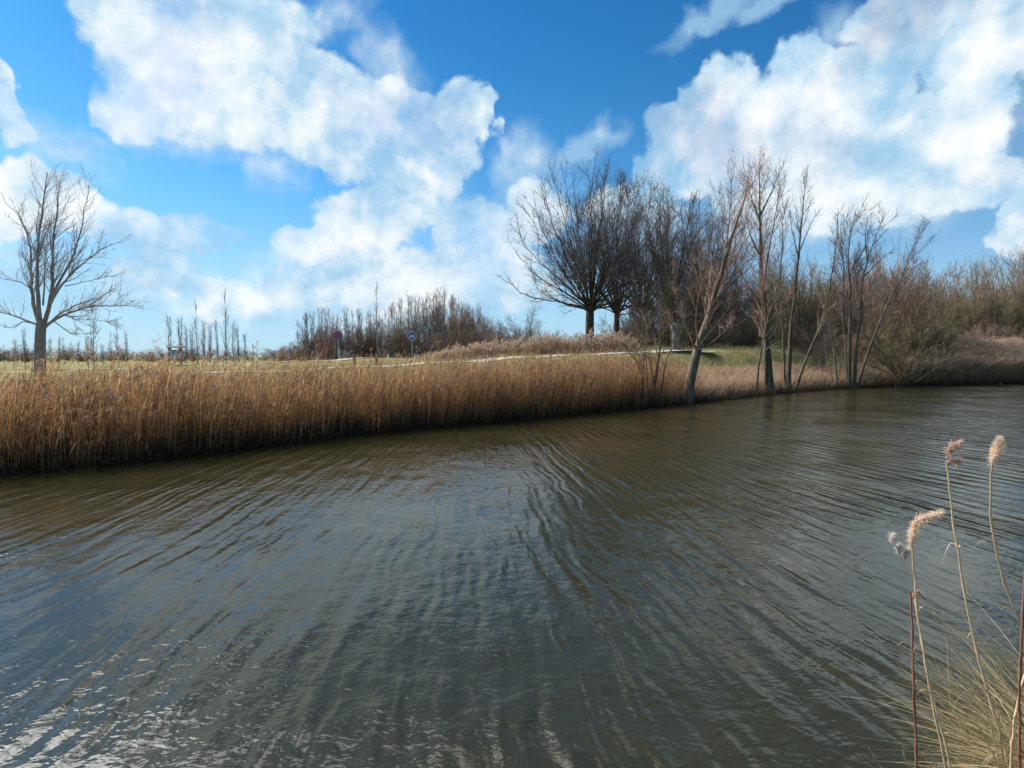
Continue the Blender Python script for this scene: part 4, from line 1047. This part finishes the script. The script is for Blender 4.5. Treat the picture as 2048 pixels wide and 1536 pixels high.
# ------------------------------------------------------------------ foreground reeds on the near bank
STEM = [(.62, .48, .30), (.55, .42, .26)]
def fg_line(pts, Yb, Yt, extra=None, K=26):
    n = len(pts); L = [at(p[0], p[1], Yb + (Yt - Yb) * i / (n - 1)) for i, p in enumerate(pts)]
    b0_ = L[0]; z = gz(b0_[0], b0_[1]) - .04
    if b0_[2] > z:      # carry the stem down to the ground
        d0 = unit((L[0] - L[1])[None])[0]; d0 = d0 * np.array([.6, .6, 1]); k = (b0_[2] - z) / max(-d0[2], .3)
        foot = b0_ + d0 * k; foot[2] = z; L = [foot] + L
    o_ = np.array([L[0][0], L[0][1], L[0][2]])
    return [p - o_ for p in L], o_
def plume(root, tip, axis_pts, size, cols, g, n=900, droop=.5, side=(.5, 0, 0), name='plume', fl=.03):
    """feathery head: many fine hairs along a curved axis"""
    P = resample(axis_pts, 20); t = g.uniform(0, 1, n); i = t * 19; i0 = np.minimum(i.astype(int), 18); f = (i - i0)[:, None]
    p = P[i0] * (1 - f) + P[i0 + 1] * f; tan = unit(P[i0 + 1] - P[i0])
    prof = np.interp(t, [0, .15, .5, .85, 1], [.35, .9, 1.0, .65, .2])
    v = unit(g.normal(0, 1, (n, 3)) + np.array(side)); 
    d = unit(tan * g.uniform(.5, 1.3, (n, 1)) + v * g.uniform(.2, 1.0, (n, 1)))
    L = size * prof * g.uniform(.4, 1.1, n)
    tt = np.linspace(0, 1, 4)[None, :, None]
    Q = p[:, None] + d[:, None] * L[:, None, None] * tt; Q[..., 2] -= droop * L[:, None] * tt[..., 0] ** 2 * .5
    Wd = np.array([[.5, 1, .9, .2]]) * .0011 * g.uniform(.6, 1.6, (n, 1))
    A = Acc(); s = unit(g.normal(0, 1, (n, 3))); V, Fq = ribbons(Q, Wd, s, g); A.add(V, Fq, rep(pick(cols, n, g), 8))
    # seed tufts
    m = n * 2; k = g.integers(0, n, m); u = g.uniform(.3, 1, m)[:, None]
    c = p[k] + d[k] * L[k][:, None] * u; dd = unit(g.normal(0, 1, (m, 3)) + d[k])
    Q = c[:, None] + dd[:, None] * (fl * g.uniform(.3, .8, m))[:, None, None] * np.linspace(0, 1, 3)[None, :, None]
    V, Fq = ribbons(Q, np.full((m, 3), .0008) * np.array([[.6, 1.2, .2]]), unit(g.normal(0, 1, (m, 3))), g); A.add(V, Fq, rep(pick(cols, m, g) * 1.15, 6))
    return A.build(name, M['plume'], root)
M['straw'] = thin('straw_stem', 0.12, .4, .45)
M['redstem'] = twig('red_brown_stem', (.12, .045, .028), (.30, .15, .09))
def fg_reed(name, pts, Yb, Yt, r0, r1, label, g, mat=None, cols=STEM, cat='reed', nodes=5, grp=None, wig=.0015):
    L, o_ = fg_line(pts, Yb, Yt); root = empty(name, tuple(o_))
    P, Rr = line(L, r0, r1, 30, g, wig)
    Rr = Rr.copy()
    for k in range(nodes): Rr[0, int((k + 1) * 29 / (nodes + 1))] *= 1.5
    V, Fq = tubes(P, Rr, 8); A = Acc(); A.add(V, Fq, pick(cols, 1, g)[0]); A.build('stem', mat or M['straw'], root)
    tag(root, label, cat, grp)
    if cat == 'reed' or name == 'dock_stem':
        for k in range(3):
            i0 = int(g.uniform(6, 24)); q = P[0, i0]; tn = unit((P[0, i0 + 2] - P[0, i0])[None])[0]
            a = g.uniform(-.6, .6) + (0 if g.uniform() < .7 else math.pi); out = np.array([math.cos(a), math.sin(a), 0]); L = g.uniform(.07, .20)
            tt = np.linspace(0, 1, 9)[:, None]
            ax = q + tn * L * .55 * np.sin(tt * 1.5) + out * L * .55 * tt ** 1.6 - np.array([0, 0, 1]) * L * g.uniform(.2, .9) * tt ** 3
            wl = np.array([[.7, 1, .95, .85, .75, .6, .45, .25, .05]]) * g.uniform(.0022, .0042)
            V, Fq = ribbons(ax[None], wl, unit(np.cross(tn, out) + g.normal(0, .35, 3))[None], g)
            Al = Acc(); Al.add(V, Fq, pick([(.66, .52, .34), (.52, .38, .22)], 1, g)[0]); Al.build('leaf', M['grass'], root)
    return root, P[0], o_
def loc_at(px, py, Y, o_): return at(px, py, Y) - o_
g = np.random.default_rng(101)
PLC = [(.78, .64, .50), (.68, .52, .39), (.86, .74, .62)]
PLD = [(.58, .40, .33), (.46, .30, .23), (.74, .60, .50)]
# right-hand plume
rt, P, o_ = fg_reed('reed', [(2075, 1300), (2030, 1230), (2003, 1150), (1985, 1070), (1977, 990), (1984, 925)], 2.75, 2.6, .0065, .004, 'tall dry reed with a dense upright fluffy plume nearest the right edge', g)
plume(rt, None, [loc_at(1984, 930, 2.6, o_), loc_at(1990, 905, 2.6, o_), loc_at(1998, 880, 2.6, o_)], .045, PLC, g, 900, .2, (.5, 0, .1))
# middle one with wind-blown tuft
rt, P, o_ = fg_reed('reed', [(2022, 1536), (1985, 1420), (1955, 1310), (1928, 1190), (1912, 1080), (1900, 990), (1893, 925)], 2.6, 2.5, .0065, .0035, 'tall dry reed with a thin two-part plume blowing to the right', g)
plume(rt, None, [loc_at(1893, 930, 2.5, o_), loc_at(1898, 925, 2.5, o_), loc_at(1915, 922, 2.5, o_)], .035, PLD, g, 380, .2, (1.2, 0, -.1))
plume(rt, None, [loc_at(1894, 918, 2.5, o_), loc_at(1899, 898, 2.5, o_), loc_at(1918, 886, 2.5, o_)], .04, PLD, g, 480, .2, (1.2, 0, .1))
# left one with a bent plume
rt, P, o_ = fg_reed('reed', [(1893, 1536), (1870, 1430), (1848, 1310), (1832, 1200), (1826, 1130), (1824, 1090)], 2.35, 2.3, .0060, .0035, 'dry reed with a thick pale plume bent over to the right', g)
plume(rt, None, [loc_at(1822, 1096, 2.3, o_), loc_at(1826, 1062, 2.3, o_), loc_at(1836, 1040, 2.3, o_), loc_at(1860, 1034, 2.3, o_), loc_at(1884, 1026, 2.3, o_)], .032, PLC, g, 1100, .2, (.2, 0, 0))
A = Acc()
# companion stem crossing it
rt, P, o_ = fg_reed('reed_stalk', [(1903, 1536), (1872, 1420), (1850, 1320), (1838, 1250), (1826, 1185)], 2.36, 2.33, .005, .003, 'plain dry stalk running beside the bent-plume reed', g)
rt, P, o_ = fg_reed('willowherb_stem', [(1990, 1400), (1930, 1330), (1880, 1250), (1838, 1190), (1810, 1130), (1790, 1090)], 2.45, 2.3, .0035, .0022, 'thin slanting stalk carrying three white fluffy seed heads', g, cat='plant', nodes=2)
for (px, py, s) in ((1785, 1080, .026), (1797, 1100, .028), (1810, 1112, .034)):
    plume(rt, None, [loc_at(px, py + 8, 2.3, o_), loc_at(px, py, 2.3, o_), loc_at(px + 2, py - 8, 2.3, o_)], s, [(.75, .70, .66), (.62, .56, .52)], g, 260, .1, (0, 0, 0), 'seed_head', .02)
rt, P, o_ = fg_reed('dock_stem', [(1832, 1536), (1832, 1470), (1828, 1400), (1826, 1320), (1822, 1240), (1821, 1185)], 2.3, 2.3, .0055, .0038, 'upright dark red-brown dead stem beside the bent-plume reed', g, M['redstem'], cat='plant', nodes=7, wig=.0018)
plume(rt, None, [loc_at(1823, 1200, 2.3, o_), loc_at(1832, 1183, 2.3, o_), loc_at(1852, 1200, 2.3, o_)], .016, [(.62, .45, .35), (.5, .32, .25)], g, 260, .2, (.3, 0, 0), 'withered_leaf', .012)
rt, P, o_ = fg_reed('red_stem', [(2040, 1536), (2038, 1440), (2040, 1350), (2046, 1220), (2052, 1130)], 2.4, 2.3, .006, .004, 'red and straw stem rising along the right edge of the picture', g, M['redstem'], cat='plant', nodes=5)
rt, P, o_ = fg_reed('reed_stalk', [(2022, 1530), (2026, 1460), (2038, 1390), (2052, 1340), (2080, 1290)], 2.45, 2.4, .006, .004, 'thick pale broken stalk curving right in the grass', g)
# bent dry tips low in the grass
for i, (pts, lab) in enumerate([([(2000, 1536), (1960, 1460), (1935, 1400), (1918, 1372), (1893, 1363)], 'thin dry stalk with a hooked pale tip in the grass corner'),
    ([(1905, 1536), (1885, 1500), (1868, 1490), (1857, 1492)], 'short dry stalk with a drooping white tip at the lower edge'),
    ([(1822, 1540), (1808, 1515), (1806, 1490)], 'stubby forked dead twig near the lower edge'),
    ([(1770, 1545), (1752, 1520), (1738, 1496)], 'short lone grass stalk leaning left at the lower edge'),
    ([(1990, 1480), (1965, 1400), (1945, 1360), (1936, 1350)], 'thin brown side-branched stalk left of the middle reed'),
    ([(2010, 1536), (2000, 1470), (1998, 1430)], 'short upright stalk with a white tip between the reeds'),
    ([(1880, 1545), (1840, 1470), (1823, 1450)], 'faint thin grass stalk leaning against the red-brown stem')]):
    rt, P, o_ = fg_reed('dry_stalk', pts, 2.4, 2.35, .0035, .0018, lab, g, cat='stalk', nodes=2)
    if i in (0, 4):
        A = Acc(); q = P[len(P) // 2]
        L_ = line([q, q + np.array([-.03, 0, -.01]), q + np.array([-.05, 0, -.05])], .002, .001, 6); V, Fq = tubes(L_[0], L_[1], 5); A.add(V, Fq, (.5, .38, .24)); A.build('side_twig', M['straw'], rt)
# grass tussock in the corner
g = np.random.default_rng(102)
def tussock(name, cx, cy, n, Lm, spread, cols, lab, bias, w_=.0022, r_=.16):
    a = g.uniform(0, 2 * math.pi, n); rr_ = r_ * np.sqrt(g.uniform(0, 1, n)); bx, by = cx + rr_ * np.cos(a), cy + rr_ * np.sin(a)
    z0 = ground(bx, by); L = Lm * g.uniform(.35, 1.1, n)
    d = np.stack([np.cos(a) * spread * g.uniform(.2, 1, n) + bias[0], np.sin(a) * spread * g.uniform(.2, 1, n) + bias[1], np.ones(n)], -1) + g.normal(0, .28, (n, 3)); d = unit(d)
    K = 7; Q = np.empty((n, K, 3)); Q[:, 0] = np.stack([bx, by, z0 - .02], -1)
    for k in range(1, K):
        d = unit(d + np.stack([d[:, 0] * .12, d[:, 1] * .12, np.full(n, -.10)], -1) + g.normal(0, .07, (n, 3))); Q[:, k] = Q[:, k - 1] + d * (L / (K - 1))[:, None]
    Wd = w_ * np.array([[.8, 1, .95, .8, .6, .4, .1]]) * g.uniform(.6, 1.3, (n, 1))
    A = Acc(); V, Fq = ribbons(Q, Wd, None, g); A.add(V, Fq, rep(pick(cols, n, g), K * 2))
    return tag(A.build(name, M['grass']), lab, 'grass', None, 'stuff')
tussock('grass_tussock', 2.62, 2.5, 850, .68, 1.2, [(.20, .20, .07), (.50, .38, .20), (.70, .56, .36), (.14, .15, .05), (.56, .38, .18), (.62, .47, .28)], 'tangled green and straw grass tussock filling the lower right corner', (-.25, .05), .0030)
tussock('dry_bents', 2.58, 2.5, 110, 1.0, .45, [(.62, .50, .32), (.70, .58, .40)], 'long thin straw bents fanning up to the left from the corner grass', (-.35, .05), .0020, .2)
tussock('matted_litter', 2.5, 2.4, 2200, .22, 2.2, [(.30, .22, .12), (.20, .14, .08), (.12, .09, .05), (.42, .32, .19)], 'matted dead stalks lying at the foot of the corner grass', (-.1, 0), .0026, .55)
tussock('bank_grass', 2.2, 2.1, 500, .42, .8, [(.30, .24, .12), (.46, .36, .2), (.14, .14, .05), (.4, .26, .13)], 'low sparse dry grass at the foot of the near reeds', (-.2, 0), .002, .42)
tussock('near_bank_grass', 3.4, 2.9, 2600, .55, .8, [(.16, .17, .05), (.34, .27, .12), (.46, .36, .2)], 'green and straw grass on the near bank right of the reeds', (-.15, 0), .0025, .9)
